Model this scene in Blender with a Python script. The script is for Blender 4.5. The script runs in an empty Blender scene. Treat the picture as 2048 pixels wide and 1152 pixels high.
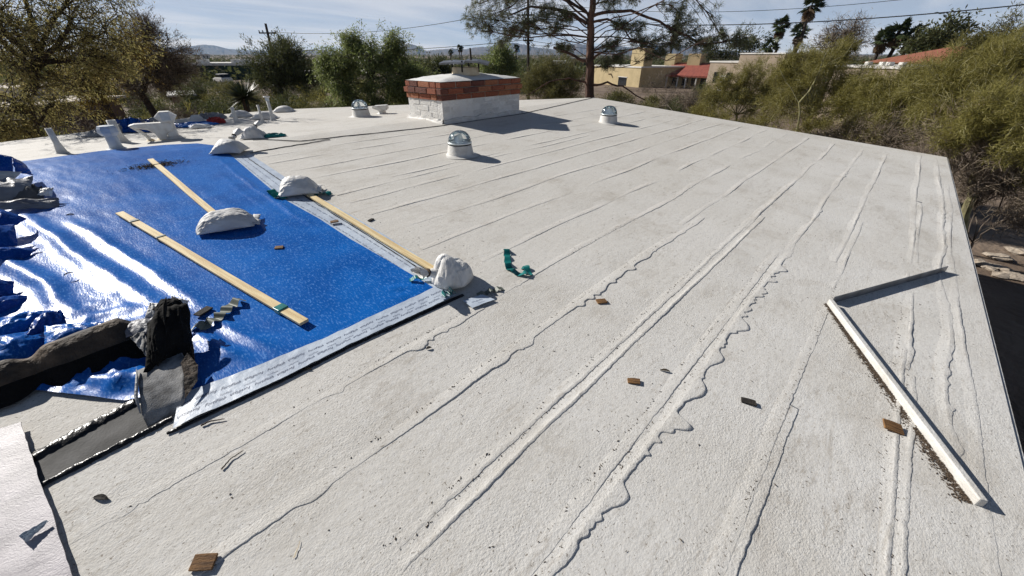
import bpy, bmesh, math, random
import numpy as np
from mathutils import Vector, Matrix, noise

scene = bpy.context.scene
C = scene.collection

# ---------------------------------------------------------------- camera
# X runs along the roof ridge, Y up the roof slope, Z up; metres.
EYE = 1.70                      # eye height above the roof at the photographer's feet
cam = bpy.data.cameras.new('camera')
cam.sensor_width = 36.0
cam.lens = 36.0 * 770.0 / 2048.0
cam.clip_start = 0.05
cam.clip_end = 40000.0
cam_o = bpy.data.objects.new('camera', cam)
cam_o.location = (0.0, 0.0, EYE)
cam_o.rotation_euler = (math.radians(90.0 - 31.29), 0.0, math.radians(-47.0))
C.objects.link(cam_o)
scene.camera = cam_o

# ---------------------------------------------------------------- sky and sun
SUN_AZ, SUN_EL = -15.0, 31.5     # degrees from +Y (clockwise), elevation
world = bpy.data.worlds.new('World')
scene.world = world
world.use_nodes = True
wn, wl = world.node_tree.nodes, world.node_tree.links
wn.clear()
w_out = wn.new('ShaderNodeOutputWorld')
w_bg = wn.new('ShaderNodeBackground')
w_bg.inputs['Strength'].default_value = 0.05
sky = wn.new('ShaderNodeTexSky')
sky.sky_type = 'NISHITA'
sky.sun_disc = False
sky.sun_elevation = math.radians(SUN_EL)
sky.sun_rotation = math.radians(SUN_AZ)
sky.altitude = 800.0
sky.air_density = 0.45
sky.dust_density = 0.05
sky.ozone_density = 1.0
tc = wn.new('ShaderNodeTexCoord')
sep = wn.new('ShaderNodeSeparateXYZ')
wl.new(tc.outputs['Generated'], sep.inputs[0])
mx = wn.new('ShaderNodeMath'); mx.operation = 'MAXIMUM'; mx.inputs[1].default_value = 0.0
wl.new(sep.outputs['Z'], mx.inputs[0])
ad = wn.new('ShaderNodeMath'); ad.operation = 'ADD'; ad.inputs[1].default_value = 0.10
wl.new(mx.outputs[0], ad.inputs[0])
dx = wn.new('ShaderNodeMath'); dx.operation = 'DIVIDE'
dy = wn.new('ShaderNodeMath'); dy.operation = 'DIVIDE'
wl.new(sep.outputs['X'], dx.inputs[0]); wl.new(ad.outputs[0], dx.inputs[1])
wl.new(sep.outputs['Y'], dy.inputs[0]); wl.new(ad.outputs[0], dy.inputs[1])
cmb = wn.new('ShaderNodeCombineXYZ')
wl.new(dx.outputs[0], cmb.inputs[0]); wl.new(dy.outputs[0], cmb.inputs[1])
mp = wn.new('ShaderNodeMapping')
mp.inputs['Rotation'].default_value = (0, 0, math.radians(35))
mp.inputs['Scale'].default_value = (0.30, 1.0, 1.0)
wl.new(cmb.outputs[0], mp.inputs[0])
cn = wn.new('ShaderNodeTexNoise')
cn.inputs['Scale'].default_value = 0.9
cn.inputs['Detail'].default_value = 9.0
cn.inputs['Roughness'].default_value = 0.55
cn.inputs['Distortion'].default_value = 0.5
wl.new(mp.outputs[0], cn.inputs['Vector'])
cr = wn.new('ShaderNodeValToRGB')
cr.color_ramp.elements[0].position = 0.40; cr.color_ramp.elements[0].color = (0.52, 0.52, 0.52, 1)
cr.color_ramp.elements[1].position = 0.60; cr.color_ramp.elements[1].color = (1.0, 1.0, 1.0, 1)
wl.new(cn.outputs['Fac'], cr.inputs[0])
cmix = wn.new('ShaderNodeMixRGB')
cmix.inputs[2].default_value = (20.5, 18.6, 16.8, 1)      # thin high cloud, lit by the sun
# the cirrus lies far off over the valley; overhead the winter sky is clear
vd = wn.new('ShaderNodeMath'); vd.operation = 'MULTIPLY'; vd.inputs[1].default_value = -6.5
wl.new(mx.outputs[0], vd.inputs[0])
ve = wn.new('ShaderNodeMath'); ve.operation = 'EXPONENT'; wl.new(vd.outputs[0], ve.inputs[0])
vf = wn.new('ShaderNodeMath'); vf.operation = 'MULTIPLY'; vf.use_clamp = True
wl.new(cr.outputs[0], vf.inputs[0]); wl.new(ve.outputs[0], vf.inputs[1])
wl.new(vf.outputs[0], cmix.inputs[0])
wl.new(sky.outputs[0], cmix.inputs[1])
wl.new(cmix.outputs[0], w_bg.inputs['Color'])
wl.new(w_bg.outputs[0], w_out.inputs['Surface'])

sun = bpy.data.lights.new('sun', 'SUN')
sun.energy = 5.0
sun.angle = math.radians(0.5)
sun.color = (1.0, 0.955, 0.89)
sun_o = bpy.data.objects.new('sun', sun)
_a, _e = math.radians(SUN_AZ), math.radians(SUN_EL)
SUNV = Vector((math.sin(_a) * math.cos(_e), math.cos(_a) * math.cos(_e), math.sin(_e)))
sun_o.rotation_euler = SUNV.to_track_quat('Z', 'Y').to_euler()
sun_o.location = SUNV * 50
C.objects.link(sun_o)

scene.view_settings.view_transform = 'Standard'
scene.view_settings.look = 'None'
scene.view_settings.exposure = 0.40
scene.view_settings.gamma = 1.0
scene.view_settings.use_curve_mapping = False
scene.cycles.max_bounces = 8
scene.cycles.transparent_max_bounces = 12

# ---------------------------------------------------------------- helpers
def rgba(c): return (c[0], c[1], c[2], 1.0)

def mat(name, c1, c2=None, scale=6.0, rough=0.8, bump=0.0, bscale=None, detail=5.0, metal=0.0, spec=0.4,
        lo=0.38, hi=0.62, stretch=None, trans=0.0, island=False, bdist=0.02, coord='Object'):
    m = bpy.data.materials.new(name)
    m.use_nodes = True
    n, l = m.node_tree.nodes, m.node_tree.links
    b = n['Principled BSDF']
    b.inputs['Roughness'].default_value = rough
    b.inputs['Metallic'].default_value = metal
    b.inputs['Specular IOR Level'].default_value = spec
    b.inputs['Base Color'].default_value = rgba(c1)
    t = n.new('ShaderNodeTexCoord')
    vec = t.outputs[coord]
    if stretch:
        mpp = n.new('ShaderNodeMapping'); mpp.inputs['Scale'].default_value = stretch
        l.new(vec, mpp.inputs[0]); vec = mpp.outputs[0]
    if c2 is not None:
        if island:
            g = n.new('ShaderNodeNewGeometry'); fac = g.outputs['Random Per Island']
        else:
            ns = n.new('ShaderNodeTexNoise')
            ns.inputs['Scale'].default_value = scale; ns.inputs['Detail'].default_value = detail
            l.new(vec, ns.inputs['Vector'])
            mr = n.new('ShaderNodeMapRange'); mr.inputs[1].default_value = lo; mr.inputs[2].default_value = hi
            l.new(ns.outputs['Fac'], mr.inputs[0]); fac = mr.outputs[0]
        mi = n.new('ShaderNodeMixRGB')
        mi.inputs[1].default_value = rgba(c1); mi.inputs[2].default_value = rgba(c2)
        l.new(fac, mi.inputs[0]); l.new(mi.outputs[0], b.inputs['Base Color'])
        colout = mi.outputs[0]
    else:
        colout = None
    if bump:
        nb = n.new('ShaderNodeTexNoise')
        nb.inputs['Scale'].default_value = bscale or scale * 3; nb.inputs['Detail'].default_value = 4.0
        l.new(vec, nb.inputs['Vector'])
        bp = n.new('ShaderNodeBump'); bp.inputs['Strength'].default_value = bump; bp.inputs['Distance'].default_value = bdist
        l.new(nb.outputs['Fac'], bp.inputs['Height']); l.new(bp.outputs[0], b.inputs['Normal'])
    if trans:
        tr = n.new('ShaderNodeBsdfTranslucent')
        if colout is not None: l.new(colout, tr.inputs['Color'])
        else: tr.inputs['Color'].default_value = rgba(c1)
        ms = n.new('ShaderNodeMixShader'); ms.inputs[0].default_value = trans
        l.new(b.outputs[0], ms.inputs[1]); l.new(tr.outputs[0], ms.inputs[2])
        l.new(ms.outputs[0], n['Material Output'].inputs['Surface'])
    return m

def link(name, me, parent=None, mats=None, smooth=False):
    o = bpy.data.objects.new(name, me)
    C.objects.link(o)
    if parent is not None: o.parent = parent
    if mats is not None:
        for m in (mats if isinstance(mats, (list, tuple)) else [mats]): me.materials.append(m)
    if smooth:
        me.polygons.foreach_set('use_smooth', [True] * len(me.polygons))
    return o

def mesh(name, verts, faces):
    me = bpy.data.meshes.new(name)
    me.from_pydata([tuple(v) for v in verts], [], faces)
    me.validate(); me.update()
    return me

def tag(o, label=None, cat=None, group=None, kind=None):
    if label: o['label'] = label
    if cat: o['category'] = cat
    if group: o['group'] = group
    if kind: o['kind'] = kind
    return o

def empty(name, loc=(0, 0, 0), rz=0.0, label=None, cat=None, group=None):
    o = bpy.data.objects.new(name, None)
    o.empty_display_size = 0.1
    o.location = loc; o.rotation_euler = (0, 0, rz)
    C.objects.link(o)
    return tag(o, label, cat, group)

class MB:
    """collects shapes into one mesh"""
    def __init__(self): self.v, self.f, self.m = [], [], []
    def add(self, vs, fs, mi=0):
        k = len(self.v)
        self.v += [tuple(p) for p in vs]
        for q in fs:
            self.f.append([i + k for i in q]); self.m.append(mi)
        return self
    def box(self, x0, y0, z0, x1, y1, z1, mi=0):
        vs = [(x0, y0, z0), (x1, y0, z0), (x1, y1, z0), (x0, y1, z0), (x0, y0, z1), (x1, y0, z1), (x1, y1, z1), (x0, y1, z1)]
        return self.add(vs, [(0, 3, 2, 1), (4, 5, 6, 7), (0, 1, 5, 4), (1, 2, 6, 5), (2, 3, 7, 6), (3, 0, 4, 7)], mi)
    def tube(self, pts, rad, n=8, mi=0, cap=True):
        pts = [Vector(p) for p in pts]
        if not isinstance(rad, (list, tuple)): rad = [rad] * len(pts)
        vs, fs = [], []
        for i, p in enumerate(pts):
            d = (pts[min(i + 1, len(pts) - 1)] - pts[max(i - 1, 0)])
            if d.length < 1e-9: d = Vector((0, 0, 1))
            d.normalize()
            u = d.cross(Vector((0, 0, 1)) if abs(d.z) < 0.9 else Vector((1, 0, 0))).normalized()
            w = d.cross(u)
            for k in range(n):
                a = 2 * math.pi * k / n
                vs.append(p + (u * math.cos(a) + w * math.sin(a)) * rad[i])
        for i in range(len(pts) - 1):
            for k in range(n):
                a, b = i * n + k, i * n + (k + 1) % n
                fs.append((a, b, b + n, a + n))
        if cap:
            fs.append(tuple(range(n))[::-1]); fs.append(tuple((len(pts) - 1) * n + k for k in range(n)))
        return self.add(vs, fs, mi)
    def lathe(self, prof, n=24, mi=0, origin=(0, 0, 0), closed=False):
        ox, oy, oz = origin
        vs, fs = [], []
        for (r, z) in prof:
            for k in range(n):
                a = 2 * math.pi * k / n
                vs.append((ox + r * math.cos(a), oy + r * math.sin(a), oz + z))
        for i in range(len(prof) - 1):
            for k in range(n):
                a, b = i * n + k, i * n + (k + 1) % n
                fs.append((a, b, b + n, a + n))
        return self.add(vs, fs, mi)
    def prism(self, poly, axis_vec, mi=0):
        """poly: list of 3D points, extruded by axis_vec"""
        n = len(poly); a = Vector(axis_vec)
        vs = [Vector(p) for p in poly] + [Vector(p) + a for p in poly]
        fs = [tuple(range(n))[::-1], tuple(range(n, 2 * n))] + [(i, (i + 1) % n, n + (i + 1) % n, n + i) for i in range(n)]
        return self.add(vs, fs, mi)
    def mesh(self, name):
        me = bpy.data.meshes.new(name)
        me.from_pydata(self.v, [], self.f)
        me.polygons.foreach_set('material_index', self.m)
        me.validate(); me.update()
        return me
    def build(self, name, mats, parent=None, smooth=False, bevel=0.0):
        o = link(name, self.mesh(name), parent, mats, smooth)
        if bevel:
            md = o.modifiers.new('bevel', 'BEVEL'); md.width = bevel; md.segments = 2; md.limit_method = 'ANGLE'
        return o

def fbm(x, y, z=0.0, oct=3):
    return noise.fractal(Vector((x, y, z)), 0.9, 2.1, oct)

# ---------------------------------------------------------------- roof planes
SLOPE, RIDGE, BACK = 0.07, 7.35, 0.03
def rz(x, y):
    return SLOPE * y if y < RIDGE else SLOPE * RIDGE - BACK * (y - RIDGE)
GROUND = -2.60

# ---------------------------------------------------------------- materials
def roof_material():
    m = bpy.data.materials.new('roof_coating'); m.use_nodes = True
    n, l = m.node_tree.nodes, m.node_tree.links
    b = n['Principled BSDF']; b.inputs['Roughness'].default_value = 0.75; b.inputs['Specular IOR Level'].default_value = 0.25
    t = n.new('ShaderNodeTexCoord')
    def nz(scale, det, rough=0.55, st=None, dist=0.0):
        v = t.outputs['Object']
        if st:
            q = n.new('ShaderNodeMapping'); q.inputs['Scale'].default_value = st; l.new(v, q.inputs[0]); v = q.outputs[0]
        s = n.new('ShaderNodeTexNoise'); s.inputs['Scale'].default_value = scale; s.inputs['Detail'].default_value = det
        s.inputs['Roughness'].default_value = rough; s.inputs['Distortion'].default_value = dist
        l.new(v, s.inputs['Vector']); return s.outputs['Fac']
    def rng(src, a, c, lo=0.0, hi=1.0):
        q = n.new('ShaderNodeMapRange'); q.inputs[1].default_value = a; q.inputs[2].default_value = c
        q.inputs[3].default_value = lo; q.inputs[4].default_value = hi; l.new(src, q.inputs[0]); return q.outputs[0]
    def mix(f, c1, c2):
        q = n.new('ShaderNodeMixRGB')
        if isinstance(f, float): q.inputs[0].default_value = f
        else: l.new(f, q.inputs[0])
        for i, c in ((1, c1), (2, c2)):
            if isinstance(c, tuple): q.inputs[i].default_value = rgba(c)
            else: l.new(c, q.inputs[i])
        return q.outputs[0]
    def mul(a, c):
        q = n.new('ShaderNodeMath'); q.operation = 'MULTIPLY'; l.new(a, q.inputs[0])
        if isinstance(c, float): q.inputs[1].default_value = c
        else: l.new(c, q.inputs[1])
        return q.outputs[0]
    clean, worn, dust = (0.650, 0.636, 0.605), (0.560, 0.536, 0.488), (0.40, 0.368, 0.318)
    sepp = n.new('ShaderNodeSeparateXYZ'); l.new(t.outputs['Object'], sepp.inputs[0])
    # the side by the ridge and the repair is older and dustier, the eave side was recoated whiter
    old = rng(sepp.outputs['Y'], 0.0, 2.6)
    c = mix(mul(rng(nz(1.1, 6), 0.40, 0.62), 0.55), clean, worn)
    c = mix(mul(old, 0.60), c, worn)
    c = mix(mul(mul(rng(nz(2.6, 8, 0.65, (0.6, 1.6, 1)), 0.50, 0.68), rng(nz(0.55, 3), 0.40, 0.60)), 0.55), c, dust)
    # mottled roller texture
    c = mix(mul(rng(nz(55, 3), 0.52, 0.66), 0.34), c, (0.40, 0.375, 0.33))
    c = mix(mul(mul(rng(nz(20, 5, 0.7, (0.5, 1.8, 1)), 0.54, 0.70), rng(nz(1.7, 4), 0.45, 0.6)), 0.6), c, (0.30, 0.26, 0.21))
    c = mix(mul(rng(nz(34, 2), 0.56, 0.68), 0.30), c, (0.72, 0.71, 0.69))
    # small dark specks
    c = mix(mul(rng(nz(85, 1), 0.69, 0.73), 0.75), c, (0.15, 0.12, 0.09))
    c = mix(mul(mul(rng(nz(5.5, 7, 0.72, (0.35, 2.2, 1), 0.8), 0.56, 0.70), rng(nz(0.8, 3), 0.48, 0.62)), 0.5), c, (0.34, 0.30, 0.245))
    c = mix(mul(mul(rng(nz(2.2, 3, 0.5), 0.62, 0.66), rng(nz(2.2, 3, 0.5), 0.72, 0.66)), 0.22), c, (0.36, 0.32, 0.27))
    l.new(c, b.inputs['Base Color'])
    # stippled where the roller left it, smoother where water and feet have worn it
    h1 = n.new('ShaderNodeBump'); h1.inputs['Distance'].default_value = 0.0062
    l.new(rng(nz(1.3, 5, 0.6, (0.7, 1.5, 1)), 0.36, 0.62, 0.18, 0.72), h1.inputs['Strength'])
    l.new(nz(105, 4, 0.62, (0.9, 1.05, 1)), h1.inputs['Height'])
    h2 = n.new('ShaderNodeBump'); h2.inputs['Strength'].default_value = 0.22; h2.inputs['Distance'].default_value = 0.015
    l.new(nz(15, 4, 0.6, (0.8, 1.15, 1)), h2.inputs['Height']); l.new(h1.outputs[0], h2.inputs['Normal'])
    l.new(h2.outputs[0], b.inputs['Normal'])
    return m

def tarp_material(name, c1, c2, rough, speck=0.5):
    m = bpy.data.materials.new(name); m.use_nodes = True
    n, l = m.node_tree.nodes, m.node_tree.links
    b = n['Principled BSDF']; b.inputs['Specular IOR Level'].default_value = 0.13
    t = n.new('ShaderNodeTexCoord')
    n1 = n.new('ShaderNodeTexNoise'); n1.inputs['Scale'].default_value = 3.0; n1.inputs['Detail'].default_value = 6
    l.new(t.outputs['Object'], n1.inputs['Vector'])
    q = n.new('ShaderNodeMapping'); q.inputs['Scale'].default_value = (1.0, 0.35, 1.0); l.new(t.outputs['Object'], q.inputs[0])
    n2 = n.new('ShaderNodeTexNoise'); n2.inputs['Scale'].default_value = 95.0; n2.inputs['Detail'].default_value = 3
    l.new(q.outputs[0], n2.inputs['Vector'])
    r1 = n.new('ShaderNodeMapRange'); r1.inputs[1].default_value = 0.35; r1.inputs[2].default_value = 0.65
    l.new(n1.outputs['Fac'], r1.inputs[0])
    mi = n.new('ShaderNodeMixRGB'); mi.inputs[1].default_value = rgba(c1); mi.inputs[2].default_value = rgba(c2)
    l.new(r1.outputs[0], mi.inputs[0])
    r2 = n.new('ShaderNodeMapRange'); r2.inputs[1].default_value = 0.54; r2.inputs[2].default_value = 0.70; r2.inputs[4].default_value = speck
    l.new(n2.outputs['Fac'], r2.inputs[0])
    m2 = n.new('ShaderNodeMixRGB'); m2.inputs[2].default_value = (0.10, 0.28, 0.66, 1)  # paler specks put the sparkle of the weave into the colour
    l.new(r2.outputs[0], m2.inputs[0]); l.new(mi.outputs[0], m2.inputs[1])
    l.new(m2.outputs[0], b.inputs['Base Color'])
    r3 = n.new('ShaderNodeMapRange'); r3.inputs[3].default_value = rough - 0.08; r3.inputs[4].default_value = rough + 0.12
    l.new(n2.outputs['Fac'], r3.inputs[0]); l.new(r3.outputs[0], b.inputs['Roughness'])
    bp = n.new('ShaderNodeBump'); bp.inputs['Strength'].default_value = 0.35; bp.inputs['Distance'].default_value = 0.004
    l.new(n2.outputs['Fac'], bp.inputs['Height'])
    n4 = n.new('ShaderNodeTexNoise'); n4.inputs['Scale'].default_value = 9.0; n4.inputs['Detail'].default_value = 5
    q4 = n.new('ShaderNodeMapping'); q4.inputs['Scale'].default_value = (2.2, 0.6, 1.0); l.new(t.outputs['Object'], q4.inputs[0])
    l.new(q4.outputs[0], n4.inputs['Vector'])
    b2 = n.new('ShaderNodeBump'); b2.inputs['Strength'].default_value = 0.12; b2.inputs['Distance'].default_value = 0.015
    l.new(n4.outputs['Fac'], b2.inputs['Height']); l.new(bp.outputs[0], b2.inputs['Normal'])
    l.new(b2.outputs[0], b.inputs['Normal'])
    return m

M = {}
M['roof'] = roof_material()
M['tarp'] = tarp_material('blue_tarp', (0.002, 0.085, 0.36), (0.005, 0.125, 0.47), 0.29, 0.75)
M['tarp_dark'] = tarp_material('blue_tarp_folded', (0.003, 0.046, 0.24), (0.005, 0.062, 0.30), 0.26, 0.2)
M['stucco'] = mat('stucco', (0.52, 0.44, 0.34), (0.46, 0.39, 0.30), 4, 0.9, 0.4, 80)
M['white_paint'] = mat('white_paint', (0.64, 0.63, 0.60), (0.55, 0.53, 0.49), 9, 0.6, 0.25, 60)
M['white_brick'] = mat('white_painted_brick', (0.76, 0.745, 0.71), (0.66, 0.63, 0.58), 7, 0.75, 0.8, 30, lo=0.48, hi=0.75)
M['brick'] = mat('red_brick', (0.36, 0.115, 0.058), (0.25, 0.080, 0.045), 9, 0.9, 0.7, 60)
M['brick_b'] = mat('orange_brick', (0.44, 0.175, 0.085), (0.31, 0.115, 0.060), 11, 0.9, 0.7, 60)
M['brick_c'] = mat('dark_brick', (0.20, 0.070, 0.045), (0.12, 0.048, 0.036), 9, 0.9, 0.7, 60)
M['mortar'] = mat('mortar', (0.46, 0.41, 0.34), (0.36, 0.31, 0.25), 20, 0.95, 0.5, 90)
M['crown'] = mat('white_mortar_crown', (0.76, 0.76, 0.74), (0.68, 0.67, 0.64), 5, 0.7, 0.3, 30)
M['clay'] = mat('cream_clay_flue', (0.62, 0.50, 0.33), (0.72, 0.62, 0.44), 8, 0.8, 0.3, 50)
M['black_metal'] = mat('black_metal', (0.012, 0.012, 0.013), (0.03, 0.025, 0.02), 15, 0.5, metal=0.6)
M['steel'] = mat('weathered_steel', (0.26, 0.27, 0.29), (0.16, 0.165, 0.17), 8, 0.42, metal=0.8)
M['vent_white'] = mat('white_vent_paint', (0.70, 0.70, 0.67), (0.58, 0.56, 0.52), 12, 0.55, 0.2, 60)
M['vent_grey'] = mat('pale_vent_metal', (0.50, 0.55, 0.60), (0.40, 0.45, 0.50), 10, 0.45, 0.15, 50)  # bluish tint puts the hooded vent's shading into its colour
M['rubber'] = mat('black_rubber', (0.015, 0.015, 0.015), None, rough=0.6)
M['bag'] = mat('white_woven_bag', (0.74, 0.73, 0.70), (0.62, 0.605, 0.57), 7, 0.55, 0.55, 11, bdist=0.035, stretch=(0.7, 1.8, 1))
M['bag_grey'] = mat('dusty_woven_bag', (0.66, 0.655, 0.64), (0.54, 0.53, 0.51), 7, 0.6, 0.55, 11, bdist=0.035, stretch=(0.7, 1.8, 1))
M['pine_wood'] = mat('pale_pine', (0.78, 0.64, 0.37), (0.60, 0.44, 0.22), 3, 0.7, 0.15, 30, stretch=(14, 0.8, 6))
M['chip_wood'] = mat('brown_chip', (0.24, 0.125, 0.045), (0.10, 0.05, 0.02), 10, 0.75, 0.4, 60, stretch=(1, 9, 1))
M['chip_dark'] = mat('charcoal_chip', (0.018, 0.015, 0.013), (0.035, 0.03, 0.025), 30, 0.9, 0.3, 90)
M['teal'] = mat('teal_tape', (0.012, 0.20, 0.19), (0.008, 0.13, 0.125), 14, 0.35)
M['olive_tape'] = mat('grey_green_tape', (0.16, 0.18, 0.15), (0.10, 0.115, 0.095), 14, 0.5)
M['flashing'] = mat('silver_white_flashing', (0.53, 0.60, 0.69), (0.42, 0.48, 0.57), 5, 0.40, 0.28, 14, spec=0.5)
M['ink'] = mat('navy_print', (0.07, 0.09, 0.16), None, rough=0.5)
M['tar'] = mat('shiny_black_tar', (0.008, 0.008, 0.009), (0.02, 0.019, 0.018), 18, 0.32, 0.55, 16, spec=0.45, bdist=0.03)
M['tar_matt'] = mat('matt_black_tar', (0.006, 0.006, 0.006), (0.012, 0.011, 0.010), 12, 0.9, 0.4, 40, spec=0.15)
M['granule'] = mat('grey_granule_sheet', (0.36, 0.355, 0.345), (0.13, 0.128, 0.125), 13, 0.9, 0.6, 130, bdist=0.004)
M['granule_dark'] = mat('dark_grey_sheet', (0.105, 0.103, 0.10), (0.05, 0.049, 0.047), 7, 0.8, 0.5, 90, bdist=0.004)
M['felt'] = mat('brown_felt', (0.115, 0.080, 0.050), (0.028, 0.022, 0.017), 6, 0.75, 0.7, 28)
M['silver'] = mat('silver_mineral_sheet', (0.44, 0.41, 0.43), (0.30, 0.28, 0.295), 7, 0.5, 0.45, 150, spec=0.4, bdist=0.004)
M['foil'] = mat('crumpled_foil', (0.42, 0.47, 0.52), (0.26, 0.31, 0.37), 12, 0.3, 0.5, 30, spec=0.6)
M['membrane_back'] = mat('grey_membrane_back', (0.24, 0.25, 0.265), (0.15, 0.15, 0.17), 6, 0.5, 0.5, 25)
M['twig'] = mat('dry_twig', (0.07, 0.045, 0.03), (0.03, 0.02, 0.014), 20, 0.9)
M['leaf_dry'] = mat('dry_leaf', (0.06, 0.045, 0.025), (0.03, 0.022, 0.015), 20, 0.8)
M['debris'] = mat('brown_debris', (0.10, 0.07, 0.045), (0.035, 0.025, 0.018), rough=0.95, island=True)
M['red_cloth'] = mat('red_cloth', (0.34, 0.035, 0.03), (0.22, 0.02, 0.02), 10, 0.8)

# ================================================================ the house whose roof we stand on
house = empty('house', (3.0, 3.0, GROUND), 0, 'low gabled house with white coated roof under repair and brick chimney', 'house')
def hp(o):                       # parent to the house, keep world placement
    o.parent = house; o.matrix_parent_inverse = Matrix.Translation(-house.location); return o

X0, X1, YE = -7.0, 11.75, -1.10
def eave(x): return -1.105 + 0.0134 * max(x, 0.0)      # the eave is not quite square to the end wall
OUT_B = [(X1, RIDGE), (9.98, 8.92), (7.0, 11.0), (4.57, 12.9), (2.4, 13.2), (0.6, 11.9), (-0.9, 11.2), (X0, 10.8), (X0, RIDGE)]
def roof_mesh():
    nx, ny = 160, 84
    vs, fs = [], []
    for j in range(ny + 1):
        for i in range(nx + 1):
            x = X0 + (X1 - X0) * i / nx
            y = eave(x) + (RIDGE - eave(x)) * j / ny
            edge = min(x - X0, X1 - x, y - eave(x), RIDGE - y)
            k = min(1.0, max(0.0, edge / 0.3))
            vs.append((x, y, rz(x, y) + 0.004 * k * fbm(x * 1.3, y * 1.3, 3.1)))
    for j in range(ny):
        for i in range(nx):
            a = j * (nx + 1) + i
            fs.append((a, a + 1, a + nx + 2, a + nx + 1))
    # the far slope, filled as strips from the ridge to its outline
    k = len(vs)
    me_b = [(x, y, rz(x, y)) for x, y in OUT_B]
    vs += me_b
    fs.append(tuple(range(k, k + len(me_b))))
    return mesh('roof', vs, fs)
roof = link('roof', roof_mesh(), house, M['roof'], True)
roof.matrix_parent_inverse = Matrix.Translation(-house.location)

def roof_part(o): 
    o.parent = roof; return o

# fascia and wall
mb = MB()
def edge_board(mb, p, q, z_of, depth, th):
    (xa, ya), (xb, yb) = p, q
    d = Vector((xb - xa, yb - ya, 0)).normalized(); nrm = Vector((d.y, -d.x, 0)) * th
    za, zb = z_of(xa, ya), z_of(xb, yb)
    poly = [(xa, ya, za - 0.010), (xb, yb, zb - 0.010), (xb, yb, zb - depth), (xa, ya, za - depth)]
    mb.prism(poly, nrm)
rim = [(X0, eave(X0)), (0.0, eave(0.0)), (X1, eave(X1)), (X1, RIDGE)] + OUT_B[1:-1]
for a, b in zip(rim[:-1], rim[1:]):
    m1 = MB(); edge_board(m1, a, b, rz, 0.17, 0.022)
    hp(m1.build('fascia', M['white_paint'], None, bevel=0.004))
wall = MB()
wall.box(X0 + 0.3, YE + 0.55, GROUND - 0.3, X1 - 0.45, 7.2, -0.16)
wall.prism([(X0 + 0.3, 7.21, GROUND - 0.3), (X1 - 0.6, 7.21, GROUND - 0.3), (9.4, 8.6, GROUND - 0.3), (4.4, 12.4, GROUND - 0.3), (X0 + 0.3, 10.2, GROUND - 0.3)], (0, 0, 2.7))
hp(wall.build('wall', M['stucco']))

# ---- lap edges of the roofing sheets under the coating, with runs of coating that sagged down the slope
def seam(y0, x0, x1, seed, h=0.004, amp=0.0, wob=0.012, lobes=9.0, rail=0.0, patchy=0.0, name='lap_edge', rw=0.010):
    """a sheet lap: soft on the upper side, a small step on the lower; rail adds a bead of mastic under the coating"""
    r = random.Random(seed)
    xs, x = [], x0
    while x < x1:
        xs.append(x); x += 0.009 if x < 2.4 else (0.018 if x < 5 else 0.05)
    xs.append(x1)
    L = []
    for _ in range(int((x1 - x0) * lobes) if amp else 0):
        lw = r.choice([r.uniform(0.012, 0.03), r.uniform(0.03, 0.10)])
        L.append((r.uniform(x0, x1), lw, min(1.5 * lw, amp * r.uniform(0.15, 1.0)), r.uniform(0.3, 1.0)))
    N = lambda a, b, c=0.0: noise.noise(Vector((a, b, c)))
    vs, fs = [], []
    for x in xs:
        y = y0 + wob * N(x * 0.8, seed * 7.3) + 0.006 * N(x * 5.0, seed * 3.1, 1.0) + 0.004 * N(x * 19.0, seed * 3.1, 1.0) + 0.0022 * N(x * 60.0, seed * 2.1, 3.0)
        k = 0.72 + 0.75 * N(x * 1.6, seed * 5.7, 2.0) + 0.35 * N(x * 11, seed, 4.0)
        if patchy: k *= min(1.0, max(0.12, 0.5 + 3.0 * (N(x * 0.8, seed * 2.2, 9.0) + 0.18 - 0.25 * patchy)))
        k = max(0.08, min(1.7, k)) * min(1.0, (x - x0) / 0.45 + 0.02, (x1 - x) / 0.6 + 0.02)
        hh = 0.72 * h * k
        dr = 0.0
        env = max(0.0, min(1.0, 0.62 + 1.6 * N(x * 0.9, seed * 1.7, 7.0)))
        for (lx, lw, la, sk) in L:
            dxx = x - lx; q = dxx / (lw * (sk if dxx > 0 else 1.0))
            if abs(q) < 2.0: dr = max(dr, la * math.exp(-0.55 * q * q - 0.25 * q ** 4))
        dr = (dr * env + 0.004 * (1 + N(x * 25, seed, 6.0))) * min(1.0, (x - x0) / 0.3 + 0.05, (x1 - x) / 0.5 + 0.05)
        bead = 0.7 * rail * max(0.0, 0.7 + 1.1 * N(x * 1.9, seed * 4.1, 11.0) + 0.3 * N(x * 14, seed * 4.1, 5.0)) * min(1.0, k + 0.25)
        for (yy, zz) in ((y + 0.060, -0.003), (y + 0.030, 0.28 * hh), (y + rw, 0.62 * hh + 0.10 * bead), (y + 0.4 * rw, 0.8 * hh + 0.8 * bead), (y - 0.1 * rw, 0.9 * hh + bead),
                         (y - 0.7 * rw - 0.3 * dr, hh + 0.35 * bead), (y - rw - 0.8 * dr, hh * 1.05), (y - rw - dr, hh * 0.85), (y - rw - dr - 0.004, -0.003)):
            vs.append((x, yy, rz(x, yy) + zz + 0.0015))
    c = 9
    for i in range(len(xs) - 1):
        for j in range(c - 1):
            a = i * c + j
            fs.append((a, a + 1, a + c + 1, a + c)[::-1])
    return roof_part(link(name, mesh(name, vs, fs), None, M['roof'], True))

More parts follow.
